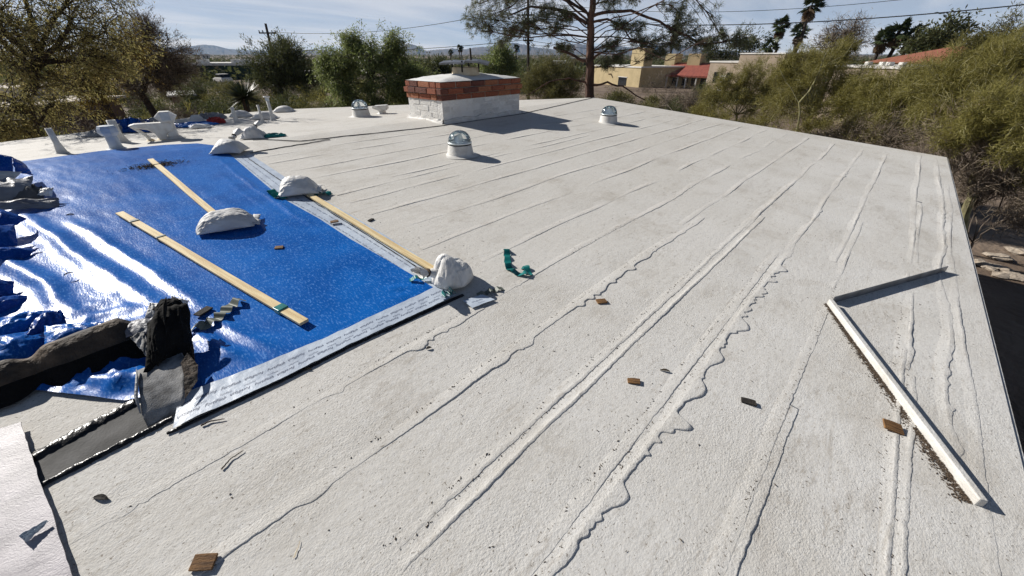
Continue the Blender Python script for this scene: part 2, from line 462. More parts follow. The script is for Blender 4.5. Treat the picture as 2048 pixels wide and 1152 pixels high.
# laps lie every 0.46 m up the slope
seam(-0.585, 1.10, 4.15, 11, h=0.003, rail=0.0045, wob=0.02)
seam(-0.640, 1.10, 3.05, 12, h=0.005, rail=0.0045, amp=0.055, wob=0.02, lobes=16)
seam(-0.600, 3.10, 4.35, 13, h=0.006, rail=0.004, amp=0.035, wob=0.014, lobes=18)
seam(-0.560, 4.40, 7.2, 14, h=0.004, rail=0.0045, wob=0.03, patchy=0.6)
seam(-0.615, 5.1, 7.6, 15, h=0.003, rail=0.0045, wob=0.03, patchy=0.8)
seam(-0.550, 7.2, 11.4, 16, h=0.004, rail=0.005, wob=0.03, patchy=0.6)
seam(-0.105, 0.85, 3.45, 21, h=0.0022, wob=0.014)
seam(-0.155, 0.85, 2.2, 22, h=0.0034, wob=0.016, patchy=0.3)
seam(-0.09, 3.9, 6.0, 23, h=0.003, rail=0.0045, wob=0.04, patchy=0.6)
seam(-0.04, 4.5, 10.8, 24, h=0.003, rail=0.005, wob=0.04, patchy=0.7)
seam(0.415, 0.45, 4.5, 31, h=0.0022, wob=0.010)
seam(0.355, 0.35, 4.6, 32, h=0.0052, rail=0.0022, amp=0.14, wob=0.025, lobes=13)
seam(0.350, 4.2, 10.9, 33, h=0.0045, rail=0.004, amp=0.03, wob=0.03, patchy=0.4)
seam(0.845, 0.25, 5.0, 41, h=0.0020, rail=0.0028, wob=0.014)
seam(0.775, 0.22, 5.2, 42, h=0.0032, rail=0.0042, wob=0.022, rw=0.008)
seam(0.835, 4.5, 11.0, 43, h=0.0045, rail=0.004, wob=0.04, patchy=0.5, amp=0.015)
seam(1.275, -0.6, 4.6, 51, h=0.0038, amp=0.045, wob=0.03, lobes=6, patchy=0.3)
seam(1.36, 4.1, 11.2, 53, h=0.004, wob=0.05, patchy=0.7)
seam(1.735, -0.6, 1.55, 61, h=0.0045, amp=0.055, wob=0.03, lobes=10, patchy=0.2)
seam(1.79, 1.75, 11.2, 62, h=0.004, wob=0.05, patchy=0.5, amp=0.02)
for k, (yy, xa, xb) in enumerate([(2.24, 2.0, 11.3), (2.76, 1.75, 11.3), (3.22, 1.72, 11.3), (3.70, 1.8, 11.3), (4.14, 1.8, 11.3), (4.46, 1.8, 7), (4.62, 2.4, 11.3), (5.14, 1.75, 11.4), (5.60, 1.75, 11.4), (6.08, 1.65, 11.4), (6.45, 1.65, 5.0)]):
    seam(yy, xa, xb, 70 + k, h=0.0040, wob=0.05, patchy=0.8)
seam(-0.82, 2.2, 11.2, 91, h=0.004, rail=0.004, wob=0.09, amp=0.03, lobes=10, patchy=0.5)
seam(-0.905, 1.2, 9.0, 92, h=0.003, rail=0.002, wob=0.06, patchy=0.7)
# ridge lap: a dark open joint
pts = [(1.930, 7.504), (2.457, 6.986), (2.760, 6.938), (3.264, 6.893), (4.176, 6.751), (5.138, 6.674), (7.588, 6.696), (9.429, 6.987), (11.842, 7.389)]
pts2 = [(1.635, 6.709), (2.069, 6.771), (2.369, 6.778), (2.873, 6.819)]
for P_, w_ in ((pts, 0.012), (pts2, 0.008)):
    m1 = MB()
    n_ = 14 * (len(P_) - 1)
    vs, fs = [], []
    for i in range(n_ + 1):
        u = i / n_ * (len(P_) - 1); k = min(int(u), len(P_) - 2); f = u - k
        x = P_[k][0] * (1 - f) + P_[k + 1][0] * f; y = P_[k][1] * (1 - f) + P_[k + 1][1] * f + 0.02 * fbm(u * 2.1, 4.4)
        w = w_ * (0.7 + 0.5 * fbm(u * 3.3, 8.8))
        for s_, zz in ((1, 0.0), (0.3, 0.010), (-0.3, 0.010), (-1, 0.0)):
            vs.append((x, y + s_ * w, rz(x, y + s_ * w) + zz + 0.004))
    for i in range(n_):
        for j in range(3):
            a = i * 4 + j; fs.append((a, a + 4, a + 5, a + 1))
    roof_part(link('open_lap', mesh('open_lap', vs, fs), None, M['granule_dark']))

# ---- water diverter: a painted batten and a thin dark leg meeting in a V
D0, DA, DB = (3.60, -0.105), (5.12, -0.815), (2.17, -0.885)
def batten(p, q, w, h, name, m, parent, ext=0.0):
    p, q = Vector(p), Vector(q); d = (q - p).normalized(); n_ = Vector((-d.y, d.x)) * w * 0.5
    p = p - d * ext
    m1 = MB()
    poly = [(p.x + n_.x, p.y + n_.y), (q.x + n_.x, q.y + n_.y), (q.x - n_.x, q.y - n_.y), (p.x - n_.x, p.y - n_.y)]
    vs = [(a, b, rz(a, b) - 0.002) for a, b in poly] + [(a, b, rz(a, b) + h) for a, b in poly]
    m1.add(vs, [(0, 1, 2, 3)[::-1], (4, 5, 6, 7), (0, 1, 5, 4), (1, 2, 6, 5), (2, 3, 7, 6), (3, 0, 4, 7)])
    # fine subdivisions are not needed: painted batten with softened arrises
    o = m1.build(name, m, None, bevel=0.006)
    if parent: o.parent = parent
    return o
dv = batten(D0, DB, 0.036, 0.046, 'water_diverter', M['white_paint'], roof)
dv2 = batten((D0[0] + 0.03, D0[1] - 0.012), DA, 0.008, 0.060, 'water_diverter', M['steel'], roof)  # dark steel tone puts this leg's shaded face into its colour
# wind-blown dirt trapped on the upper side of the diverter
def crumbs(name, spots, size, m, parent, label=None, seed=5, lift=0.0025):
    r = random.Random(seed); vs, fs = [], []
    for (x, y) in spots:
        s = size * r.uniform(0.35, 1.0) ** 1.5; a = r.uniform(0, 6.28); k = len(vs); z = rz(x, y) + lift
        e = r.uniform(0.8, 2.6); ca, sa = math.cos(a), math.sin(a)
        for (u, v, w) in ((-e, -0.5, 0), (e, -0.6, 0), (0.2, 0.9, 0), (0.1, 0, r.uniform(0.3, 0.9))):
            vs.append((x + s * (u * ca - v * sa), y + s * (u * sa + v * ca), z + s * w))
        fs += [(k, k + 1, k + 3), (k + 1, k + 2, k + 3), (k + 2, k, k + 3)]
    o = link(name, mesh(name, vs, fs), parent, m)
    o['kind'] = 'stuff'
    return o
r = random.Random(3)
spots = []
dd = (Vector(DB) - Vector(D0)); nn = Vector((dd.y, -dd.x)).normalized()
if nn.y < 0: nn = -nn
for _ in range(3600):
    t_ = r.random() ** 0.8
    off = 0.022 + abs(r.gauss(0, 0.022)) * (0.5 + t_)
    p = Vector(D0) + dd * t_ + nn * off
    spots.append((p.x, p.y))
crumbs('trapped_dirt', spots, 0.0055, M['debris'], roof, seed=8)
spots = [(r.uniform(-0.6, 5.5), r.uniform(-0.9, 5.0)) for _ in range(1100)]
spots = [p for p in spots if not (p[0] < 1.65 and p[1] > 1.95)]
for y0_ in (0.43, 0.36, -0.13, -0.57, -0.63, 0.80, 0.85, 1.29, 1.76):
    spots += [(r.uniform(0.2, 4.0), y0_ + 0.02 + abs(r.gauss(0, 0.010))) for _ in range(170)]
crumbs('roof_grit', spots, 0.0045, M['debris'], roof, seed=9)

# ---- chimney
CX0, CX1, CY0, CY1 = 5.24, 7.60, 6.80, 8.02
CZ0, COURSE = 0.36, 0.111
CZT = 1.226
core = MB()
core.box(CX0 + 0.024, CY0 + 0.024, CZT - 3 * COURSE, CX1 - 0.024, CY1 - 0.024, CZT - 0.01)
core.box(CX0 + 0.026, CY0 + 0.026, CZ0, CX1 - 0.026, CY1 - 0.026, CZT - 3 * COURSE, 1)
chim = hp(core.build('chimney', [M['mortar'], M['white_brick']]))
tag(chim, 'squat brick chimney, red on top and painted white below')
bm = bmesh.new(); bmesh.ops.create_cube(bm, size=1.0)
bmesh.ops.bevel(bm, geom=bm.edges[:], offset=0.045, segments=1, affect='EDGES')
unit = bpy.data.meshes.new('brick'); bm.to_mesh(unit); bm.free()
units = {}
def unit_brick(key):
    if key not in units:
        u = unit.copy(); rr = random.Random(hash(key) % 1000)
        for v in u.vertices:
            v.co += Vector((rr.uniform(-.012, .012), rr.uniform(-.02, .02), rr.uniform(-.03, .03)))
        u.materials.append(M[key.split('*')[0]]); units[key] = u
    return units[key]
rb = random.Random(12)
def lay(course, z, key_list, inset, depth=0.16):
    off = 0.205 if course % 2 else 0.0
    x0, x1, y0, y1 = CX0 + inset, CX1 - inset, CY0 + inset, CY1 - inset
    def run(a, b, first):
        out, p = [], a
        q = a + first if first else a
        if first: out.append((a, q))
        p = q
        while p < b - 0.02:
            e = min(p + 0.405, b)
            if b - e < 0.09: e = b
            out.append((p, e)); p = e
        return out
    J = 0.018
    sides = []
    for (a, b) in run(x0, x1, off): sides += [('x', a, b, y0, 1), ('x', a, b, y1, -1)]
    for (a, b) in run(y0 + depth, y1 - depth, 0.20 if not course % 2 else 0.30): sides += [('y', a, b, x0, 1), ('y', a, b, x1, -1)]
    for (ax, a, b, e, s) in sides:
        key = rb.choice(key_list) + '*%d' % rb.randint(0, 2)
        o = bpy.data.objects.new('brick', unit_brick(key)); C.objects.link(o)
        jx = rb.uniform(-.004, .004)
        L_, D_, H_ = (b - a - J), depth - (0.012 if ax == 'x' else 0.0), COURSE - 0.014 + rb.uniform(-.004, .002)
        if ax == 'x':
            o.location = ((a + b) / 2, e + s * (depth / 2) + jx, z + COURSE / 2); o.scale = (L_, D_, H_)
        else:
            o.location = (e + s * (depth / 2) + jx, (a + b) / 2, z + COURSE / 2); o.scale = (D_, L_, H_)
        o.rotation_euler = (rb.uniform(-.008, .008), rb.uniform(-.008, .008), rb.uniform(-.008, .008))
        o.parent = chim; o.matrix_parent_inverse = Matrix.Identity(4)
red = ['brick', 'brick', 'brick_b', 'brick_c']
for c in range(3):
    lay(c, CZT - COURSE * (3 - c), red, (0.0, -0.034, 0.0)[c])
for c in range(5):
    lay(c, CZT - COURSE * (4 + c), ['white_brick'], 0.020)
# thick paint fillet where the chimney meets the roof
m1 = MB()
for (xa, ya, xb, yb, nx_, ny_) in ((CX0, CY0, CX1, CY0, 0, -1), (CX0, CY0, CX0, CY1, -1, 0), (CX1, CY0, CX1, CY1, 1, 0), (CX0, CY1, CX1, CY1, 0, 1)):
    n_ = 24; vs, fs = [], []
    for i in range(n_ + 1):
        x = xa + (xb - xa) * i / n_; y = ya + (yb - ya) * i / n_
        w = 0.055 + 0.04 * fbm(x * 3, y * 3, 2); h_ = 0.07 + 0.05 * fbm(x * 4, y * 4, 5)
        for (k, z_) in ((-0.03, h_), (0.012, h_), (w * 0.5, 0.022), (w, -0.004)):
            px_, py_ = x + nx_ * k, y + ny_ * k
            vs.append((px_, py_, rz(px_, py_) + z_ + 0.003))
    for i in range(n_):
        for j in range(3):
            a = i * 4 + j; fs.append((a, a + 1, a + 5, a + 4))
    m1.add(vs, fs)
o = m1.build('paint_fillet', M['white_paint'], chim)
# crown
vs, fs = [], []
nx_, ny_ = 26, 14
for j in range(ny_ + 1):
    for i in range(nx_ + 1):
        u, v = i / nx_, j / ny_
        x = CX0 + 0.012 + (CX1 - CX0 - 0.024) * u; y = CY0 + 0.012 + (CY1 - CY0 - 0.024) * v
        e = min(min(u, 1 - u) * 2.36, min(v, 1 - v) * 1.0)
        d_ = max(abs(u - .5) * 2, abs(v - .5) * 2)
        z = CZT + 0.012 + 0.115 * (1 - d_ ** 1.5) + 0.010 * fbm(x * 3, y * 3)
        vs.append((x, y, z if 0 < i < nx_ and 0 < j < ny_ else CZT + 0.004))
for j in range(ny_):
    for i in range(nx_):
        a = j * (nx_ + 1) + i; fs.append((a, a + 1, a + nx_ + 2, a + nx_ + 1))
k = len(vs)
o = link('crown', mesh('crown', vs, fs), chim, M['crown'], True)
# flue, black straps and rain cap
FX, FY, FZ = 6.40, 7.36, CZT + 0.08
m1 = MB(); m1.lathe([(0.33, 0.0), (0.30, 0.03), (0.29, 0.145), (0.275, 0.150), (0.25, 0.145), (0.245, 0.0)], 28, origin=(FX, FY, FZ))
m1.build('flue', M['clay'], chim, True)
m1 = MB(); m1.lathe([(0.0, 0.10), (0.243, 0.10)], 28, origin=(FX, FY, FZ)); m1.build('flue_throat', M['tar_matt'], chim)
for a in (35, 125, 215, 305):
    ca, sa = math.cos(math.radians(a)), math.sin(math.radians(a))
    m1 = MB(); m1.tube([(FX + ca * 0.297, FY + sa * 0.297, FZ + 0.06), (FX + ca * 0.292, FY + sa * 0.292, FZ + 0.275)], 0.019, 6)
    m1.build('cap_leg', M['black_metal'], chim)
m1 = MB()
cz = FZ + 0.265
# a sheet folded along its middle, one wing level and one drooping
vs = []
for (u, z0) in ((-0.52, -0.02), (-0.25, 0.0), (0.0, -0.012), (0.03, 0.02), (0.28, 0.015), (0.52, -0.035)):
    for v in (-0.34, 0.34):
        d1, d2 = Vector((math.sin(math.radians(43)), -math.cos(math.radians(43)))), Vector((math.cos(math.radians(43)), math.sin(math.radians(43))))
        p = d1 * u + d2 * v
        vs.append((FX + p.x, FY + p.y, cz + z0 + (0.02 if v > 0 else -0.015)))
fs = [(2 * i, 2 * i + 2, 2 * i + 3, 2 * i + 1) for i in range(5)]
o = link('rain_cap', mesh('rain_cap', vs, fs), chim, M['steel'])
md = o.modifiers.new('thick', 'SOLIDIFY'); md.thickness = 0.034
m1 = MB(); m1.tube([(FX + 0.12, FY - 0.06, cz - 0.05), (FX + 0.115, FY - 0.055, cz + 0.24)], [0.024, 0.018], 6); m1.build('cap_rod', M['black_metal'], chim)

# ================================================================ fixtures on the roof
def glass_material():
    m = bpy.data.materials.new('clear_dome'); m.use_nodes = True
    n, l = m.node_tree.nodes, m.node_tree.links
    b = n['Principled BSDF']
    b.inputs['Base Color'].default_value = (0.93, 0.97, 0.97, 1); b.inputs['Roughness'].default_value = 0.05
    b.inputs['Transmission Weight'].default_value = 1.0; b.inputs['IOR'].default_value = 1.12; b.inputs['Specular IOR Level'].default_value = 1.0
    gl = n.new('ShaderNodeBsdfGlossy'); gl.inputs['Roughness'].default_value = 0.08; gl.inputs['Color'].default_value = (0.95, 0.98, 1, 1)
    fr = n.new('ShaderNodeFresnel'); fr.inputs['IOR'].default_value = 1.6
    ms = n.new('ShaderNodeMixShader'); l.new(fr.outputs[0], ms.inputs[0]); l.new(b.outputs[0], ms.inputs[1]); l.new(gl.outputs[0], ms.inputs[2])
    l.new(ms.outputs[0], n['Material Output'].inputs['Surface'])
    return m
M['dome'] = glass_material()
M['reflector'] = mat('mirror_tube', (0.80, 0.86, 0.86), (0.66, 0.74, 0.75), 6, 0.3, metal=0.35)
def skylight(xy, label, rot):
    x, y = xy
    root = empty('tubular_skylight', (x, y, rz(x, y) - 0.006), rot, label, 'skylight', 'tubular skylights on the white roof')
    m1 = MB(); m1.lathe([(0.30, 0.0), (0.225, 0.012), (0.205, 0.03), (0.185, 0.15), (0.176, 0.165), (0.165, 0.165)], 32); m1.build('flashing', M['white_paint'], root, True)
    m1 = MB(); m1.lathe([(0.178, 0.160), (0.183, 0.164), (0.183, 0.178), (0.172, 0.180)], 32); m1.build('gasket', M['rubber'], root, True)
    m1 = MB(); m1.lathe([(0.170, 0.178), (0.186, 0.180), (0.188, 0.196), (0.180, 0.200), (0.174, 0.200)], 32); m1.build('collar_ring', M['reflector'], root, True)
    prof = [(0.178 * math.cos(a) ** 0.85, 0.198 + 0.165 * math.sin(a)) for a in [i * math.pi / 2 / 10 for i in range(10)]] + [(0.001, 0.363)]
    m1 = MB(); m1.lathe(prof, 32); m1.build('dome', M['dome'], root, True)
    m1 = MB(); m1.lathe([(0.0, 0.185), (0.170, 0.186)], 24); m1.build('diffuser', M['reflector'], root)
    # bent mirror that throws low sun down the tube
    m1 = MB(); vs = []
    for i in range(9):
        a = math.radians(-75 + 150 * i / 8); rr = 0.145
        vs += [(rr * math.sin(a), -rr * math.cos(a) * 0.55 + 0.05, 0.19), (rr * 0.72 * math.sin(a), -rr * 0.4 * math.cos(a) + 0.05, 0.315 - 0.03 * abs(math.sin(a)))]
    m1.add(vs, [(2 * i, 2 * i + 2, 2 * i + 3, 2 * i + 1) for i in range(8)]); m1.build('mirror', M['reflector'], root)
    return root
skylight((4.050, 4.890), 'tubular skylight with clear dome and white flashing, in front of the brick chimney', math.radians(20))
skylight((8.542, 4.926), 'clear domed tubular skylight standing past the chimney shadow near the roof peak', math.radians(-25))
skylight((4.717, 9.178), 'clear domed tubular skylight beyond the ridge beside the small hooded vent', math.radians(60))

def pipe(xy, h, r, label, lean=(0, 0), cap=False, name='vent_pipe', m='vent_white'):
    x, y = xy
    root = empty(name, (x, y, rz(x, y) - 0.005), 0, label, 'vent pipe', 'vent pipes at the far side of the roof')
    m1 = MB(); m1.lathe([(r * 2.6, 0.0), (r * 1.7, 0.02), (r * 1.25, 0.10), (r * 1.1, 0.13)], 18); m1.build('boot', M['white_paint'], root, True)
    t_ = Vector((lean[0], lean[1], h))
    m1 = MB()
    n_ = 18; vs, fs = [], []
    for (rr, k) in ((r, 0.0), (r, 1.0), (r * 0.8, 1.0), (r * 0.8, 0.5)):
        for i in range(n_):
            a = 2 * math.pi * i / n_; vs.append((t_.x * k + rr * math.cos(a), t_.y * k + rr * math.sin(a), t_.z * k))
    for j in range(3):
        for i in range(n_): fs.append((j * n_ + i, j * n_ + (i + 1) % n_, (j + 1) * n_ + (i + 1) % n_, (j + 1) * n_ + i))
    m1.add(vs, fs); m1.build('pipe', M[m], root, True)
    if cap:
        m1 = MB(); m1.lathe([(0.0, h + 0.028), (r * 2.0, h + 0.022), (r * 2.05, h), (r * 1.9, h - 0.004), (0.0, h + 0.004)], 20); m1.build('rain_cap', M[m], root, True)
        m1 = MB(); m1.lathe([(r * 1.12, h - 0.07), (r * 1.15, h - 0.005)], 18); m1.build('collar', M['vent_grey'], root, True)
    return root
pipe((-0.213, 8.711), 0.34, 0.036, 'plain white vent pipe at the tree-shaded corner past the blue tarp')
pipe((2.542, 10.615), 0.31, 0.034, 'plain white vent pipe in front of the sandbag under the yucca')
pipe((2.893, 10.067), 0.35, 0.023, 'thin plain white vent pipe beside the taller capped one')
pipe((3.171, 10.262), 0.47, 0.033, 'tallest vent pipe, white with a flat round cap', cap=True)
pipe((0.492, 9.289), 0.34, 0.058, 'wide short white vent pipe behind the round hooded vent', m='vent_white')

# vent with a faceted hood
x, y = (0.366, 8.501)
root = empty('hooded_vent', (x, y, rz(x, y) - 0.005), math.radians(20), 'round metal roof vent with a faceted hood tinted bluish for shade at the tarp head', 'roof vent')
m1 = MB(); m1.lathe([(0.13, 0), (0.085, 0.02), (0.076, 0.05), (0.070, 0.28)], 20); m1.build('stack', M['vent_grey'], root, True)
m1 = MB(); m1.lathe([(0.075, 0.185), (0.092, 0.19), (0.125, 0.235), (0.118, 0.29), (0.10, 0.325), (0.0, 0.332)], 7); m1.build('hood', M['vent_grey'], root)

# flue with a house-shaped cowl
x, y = (1.154, 8.947)
root = empty('cowled_vent', (x, y, rz(x, y) - 0.005), math.radians(-12), 'white square vent with a gabled cowl, tallest of the cluster', 'roof vent')
m1 = MB(); m1.box(-0.12, -0.10, 0.0, 0.12, 0.10, 0.016); m1.lathe([(0.15, 0.016), (0.11, 0.03), (0.09, 0.045)], 16); m1.build('flange', M['white_paint'], root, bevel=0.004)
m1 = MB(); m1.box(-0.072, -0.055, 0.016, 0.072, 0.055, 0.31); m1.build('shaft', M['vent_white'], root, bevel=0.006)
poly = [(-0.085, 0, 0.27), (0.085, 0, 0.27), (0.150, 0, 0.355), (0.065, 0, 0.43), (-0.065, 0, 0.43), (-0.150, 0, 0.355)]
m1 = MB(); m1.prism([(a_, -0.085, c_) for a_, b_, c_ in poly], (0, 0.17, 0)); m1.build('cowl', M['vent_white'], root, bevel=0.006)
m1 = MB(); m1.box(-0.06, -0.092, 0.30, 0.06, -0.0855, 0.415); m1.build('grille', M['vent_grey'], root)

# low duct with a horizontal hood on a tapering stem
x, y = (0.942, 8.987)
root = empty('duct_hood', (x, y, rz(x, y) - 0.004), math.radians(-10), 'white horizontal duct hood on a tapering stem with a thin strut', 'roof vent')
prof = [(-0.30, 0.255), (-0.27, 0.225), (-0.08, 0.175), (-0.01, 0.11), (0.02, 0.0), (0.115, 0.0), (0.14, 0.09), (0.22, 0.135), (0.26, 0.18), (0.262, 0.24), (0.22, 0.27), (-0.22, 0.275)]
m1 = MB(); m1.prism([(a_, -0.08, b_) for a_, b_ in prof], (0, 0.16, 0)); m1.build('hood', M['vent_white'], root, bevel=0.015)
m1 = MB(); m1.tube([(-0.262, 0.0, 0.24), (-0.20, 0.0, 0.17), (-0.135, 0.0, 0.09), (-0.10, 0.0, 0.0)], [0.030, 0.027, 0.024, 0.032], 10); m1.build('strut', M['vent_white'], root, True)
m1 = MB(); m1.lathe([(0.13, 0.0), (0.09, 0.016), (0.06, 0.04)], 14, origin=(0.07, 0, 0)); m1.lathe([(0.08, 0.0), (0.05, 0.012), (0.035, 0.03)], 14, origin=(-0.10, 0, 0)); m1.build('sealant', M['clay'], root, True)

# small gooseneck hood near the chimney
x, y = (5.351, 9.325)
root = empty('gooseneck_vent', (x, y, rz(x, y) - 0.004), math.radians(-47), 'small white gooseneck hood vent between skylight and chimney', 'roof vent')
m1 = MB(); m1.lathe([(0.15, 0), (0.09, 0.02), (0.075, 0.10)], 16); m1.build('neck', M['vent_white'], root, True)
prof = [(-0.19, 0.12), (-0.17, 0.18), (0.14, 0.20), (0.155, 0.12), (0.10, 0.07), (-0.06, 0.07)]
m1 = MB(); m1.prism([(a, -0.10, b) for a, b in prof], (0, 0.20, 0)); m1.build('hood', M['vent_white'], root, bevel=0.015)
m1 = MB(); m1.box(-0.196, -0.08, 0.125, -0.186, 0.08, 0.165); m1.build('opening', M['rubber'], root)

# ================================================================ the repair: tarp, flashing, boards, sandbags
def polyline(P, n):
    P = [Vector((p[0], p[1])) for p in P]
    L = [0.0]
    for a, b in zip(P[:-1], P[1:]): L.append(L[-1] + (b - a).length)
    out = []
    for i in range(n + 1):
        s = L[-1] * i / n; k = 0
        while k < len(L) - 2 and L[k + 1] < s: k += 1
        f = (s - L[k]) / max(1e-9, L[k + 1] - L[k]); out.append(P[k].lerp(P[k + 1], min(1, max(0, f))))
    return out

T_right = [(1.44, 2.17), (1.41, 2.73), (1.37, 3.32), (1.36, 3.91), (1.30, 4.71), (1.34, 5.6), (1.39, 6.54), (1.41, 6.95), (1.383, 7.397)]
T_bot = [(-2.2, 3.0), (-0.9, 2.92), (-0.65, 2.80), (-0.34, 2.40), (-0.06, 2.22), (0.19, 2.19), (0.55, 2.15), (0.9, 2.16), (1.44, 2.17)]
T_top = [(-2.2, 8.1), (-0.528, 8.195), (0.164, 8.324), (0.895, 8.154), (1.257, 7.870), (1.383, 7.397)]
T_left = [(-2.2, 3.0), (-2.2, 8.1)]
FOLDS = [([(-0.75, 6.25), (-0.47, 5.06), (-0.26, 4.08), (-0.03, 3.18), (0.02, 2.9)], 0.028, 0.055),
         ([(-0.95, 5.5), (-0.76, 4.73), (-0.55, 4.07), (-0.42, 3.26)], 0.036, 0.058),
         ([(-0.52, 5.3), (-0.41, 4.64), (-0.26, 3.75), (-0.20, 3.2)], 0.008, 0.040),
         ([(-0.35, 5.4), (-0.1, 4.3), (0.10, 3.30), (0.17, 2.8)], 0.024, 0.045),
         ([(-1.2, 4.6), (-0.85, 3.7), (-0.6, 3.1)], 0.05, 0.06),
         ([(0.03, 2.80), (0.10, 2.50), (0.22, 2.24)], 0.030, 0.035),
         ([(0.15, 2.9), (0.24, 2.55), (0.36, 2.22)], 0.018, 0.030),
         ([(-0.52, 2.78), (-0.30, 2.52), (-0.1, 2.40)], 0.04, 0.05),
         ([(1.22, 6.6), (1.20, 5.2), (1.22, 4.0), (1.3, 3.2)], 0.010, 0.03),
         ([(1.05, 6.2), (1.05, 5.0), (1.10, 4.0)], 0.006, 0.03),
         ([(0.75, 5.6), (0.85, 4.4), (1.0, 3.0)], 0.006, 0.05),
         ([(1.42, 2.20), (1.15, 2.42)], 0.014, 0.018), ([(1.42, 2.20), (1.22, 2.60)], 0.012, 0.02), ([(1.42, 2.2), (1.0, 2.27)], 0.012, 0.016)]
def seg_dist(x, y, P):
    best, tt, acc = 9.0, 0.0, 0.0
    tot = sum(math.hypot(b[0] - a[0], b[1] - a[1]) for a, b in zip(P[:-1], P[1:]))
    for a, b in zip(P[:-1], P[1:]):
        dx_, dy_ = b[0] - a[0], b[1] - a[1]; L = math.hypot(dx_, dy_)
        t = max(0.0, min(1.0, ((x - a[0]) * dx_ + (y - a[1]) * dy_) / (L * L)))
        d = math.hypot(x - a[0] - t * dx_, y - a[1] - t * dy_)
        if d < best: best, tt = d, (acc + t * L) / tot
        acc += L
    return best, tt
def tarp_z(x, y):
    h = 0.0
    for P_, amp, w in FOLDS:
        d, t = seg_dist(x + 0.02 * fbm(x * 3, y * 3, 1.0), y, P_)
        if d < 3 * w:
            e = min(1.0, 3.0 * min(t + 0.04, 1.04 - t))
            h += amp * e * math.exp(-(d / w) ** 2)
    loose = max(0.0, min(1.0, (0.25 - x) / 0.7))
    low = max(0.0, min(1.0, (3.7 - y) / 0.9)) * max(0.0, min(1.0, (0.1 - x) / 0.4))
    h += loose * 0.0025 * (1 - abs(fbm(x * 4.6 + y * 1.2, y * 1.1, 3.0)) * 2.2)
    h += low * 0.035 * max(0.0, 1 - abs(fbm(x * 5 + y * 2, y * 5 - x, 6.0)) * 2.4)
    h += 0.003 * fbm(x * 8 + y, y * 2.0, 8.0) + 0.0012 * fbm(x * 30, y * 16, 2.0)
    return h
def build_tarp():
    nu, nv = 150, 170
    bt, tp = polyline(T_bot, nu), polyline(T_top, nu)
    lf, rt = polyline(T_left, nv), polyline(T_right, nv)
    P00, P10, P01, P11 = bt[0], bt[-1], tp[0], tp[-1]
    vs, fs = [], []
    for j in range(nv + 1):
        v = j / nv
        for i in range(nu + 1):
            u = i / nu
            p = bt[i] * (1 - v) + tp[i] * v + lf[j] * (1 - u) + rt[j] * u - (P00 * (1 - u) * (1 - v) + P10 * u * (1 - v) + P01 * (1 - u) * v + P11 * u * v)
            e = min(1.0, min(u, 1 - u, v, 1 - v) * 25 + 0.15)
            vs.append((p.x, p.y, rz(p.x, p.y) + 0.0145 + max(-0.002, e * tarp_z(p.x, p.y))))
    for j in range(nv):
        for i in range(nu):
            a = j * (nu + 1) + i; fs.append((a, a + 1, a + nu + 2, a + nu + 1))
    return mesh('tarp', vs, fs)
tarp = link('tarp', build_tarp(), None, M['tarp'], True)
tag(tarp, 'large shiny blue tarp spread over the torn roof area', 'tarp')

# ---- flashing strips with printed name
def text_mesh(body, size):
    cu = bpy.data.curves.new('print', 'FONT'); cu.body = body; cu.size = size; cu.align_x = 'CENTER'; cu.align_y = 'CENTER'; cu.resolution_u = 2; cu.shear = 0.25
    o = bpy.data.objects.new('print', cu); C.objects.link(o)
    bpy.context.view_layer.update()
    me = bpy.data.meshes.new_from_object(o.evaluated_get(bpy.context.evaluated_depsgraph_get()))
    V = [tuple(v.co) for v in me.vertices]; F_ = [tuple(p.vertices) for p in me.polygons]
    bpy.data.objects.remove(o); bpy.data.curves.remove(cu); bpy.data.meshes.remove(me)
    return V, F_
W_BIG = text_mesh('FortiFlash', 0.024)
W_SML = text_mesh('FortiFlash', 0.014)
def strip(name, label, side_a, side_b, n, lift, prints, seed, m='flashing'):
    a_, b_ = polyline(side_a, n), polyline(side_b, n); k = 6
    vs, fs = [], []
    for i in range(n + 1):
        for j in range(k + 1):
            p = a_[i].lerp(b_[i], j / k)
            w = 0.006 * fbm(p.x * 6 + seed, p.y * 6) + 0.003 * fbm(p.x * 20 + seed, p.y * 20)
            vs.append((p.x + 0.5 * w, p.y + 0.5 * w, rz(p.x, p.y) + lift + max(-lift + 0.003, w * (0.6 if lift > 0.01 else 0.25))))
    for i in range(n):
        for j in range(k):
            q = i * (k + 1) + j; fs.append((q, q + 1, q + k + 2, q + k + 1))
    root = link(name, mesh(name, vs, fs), None, M[m], True)
    tag(root, label, 'flashing')
    mb_ = MB()
    def surf(s, t):
        s = max(0.0, min(0.9999, s)); f = s * n; i = int(f); f -= i
        jf = max(0.0, min(k - 1e-4, t * k)); j = int(jf); jf -= j
        A_ = Vector(vs[i * (k + 1) + j]).lerp(Vector(vs[i * (k + 1) + j + 1]), jf); B_ = Vector(vs[(i + 1) * (k + 1) + j]).lerp(Vector(vs[(i + 1) * (k + 1) + j + 1]), jf)
        return A_.lerp(B_, f)
    Ltot = sum((q - p).length for p, q in zip(a_[:-1], a_[1:])); Wd = (b_[n // 2] - a_[n // 2]).length
    for (s, t, flip, big) in prints:
        V, F_ = W_BIG if big else W_SML
        out = []
        for (x, y, z) in V:
            if flip: x, y = -x, -y
            p = surf(s + x / Ltot, t + y / Wd); out.append((p.x, p.y, p.z + 0.0016))
        mb_.add(out, F_)
    if prints: mb_.build('lettering', M['ink'], root)['kind'] = 'stuff'
    return root
rr = random.Random(4)
pr = []
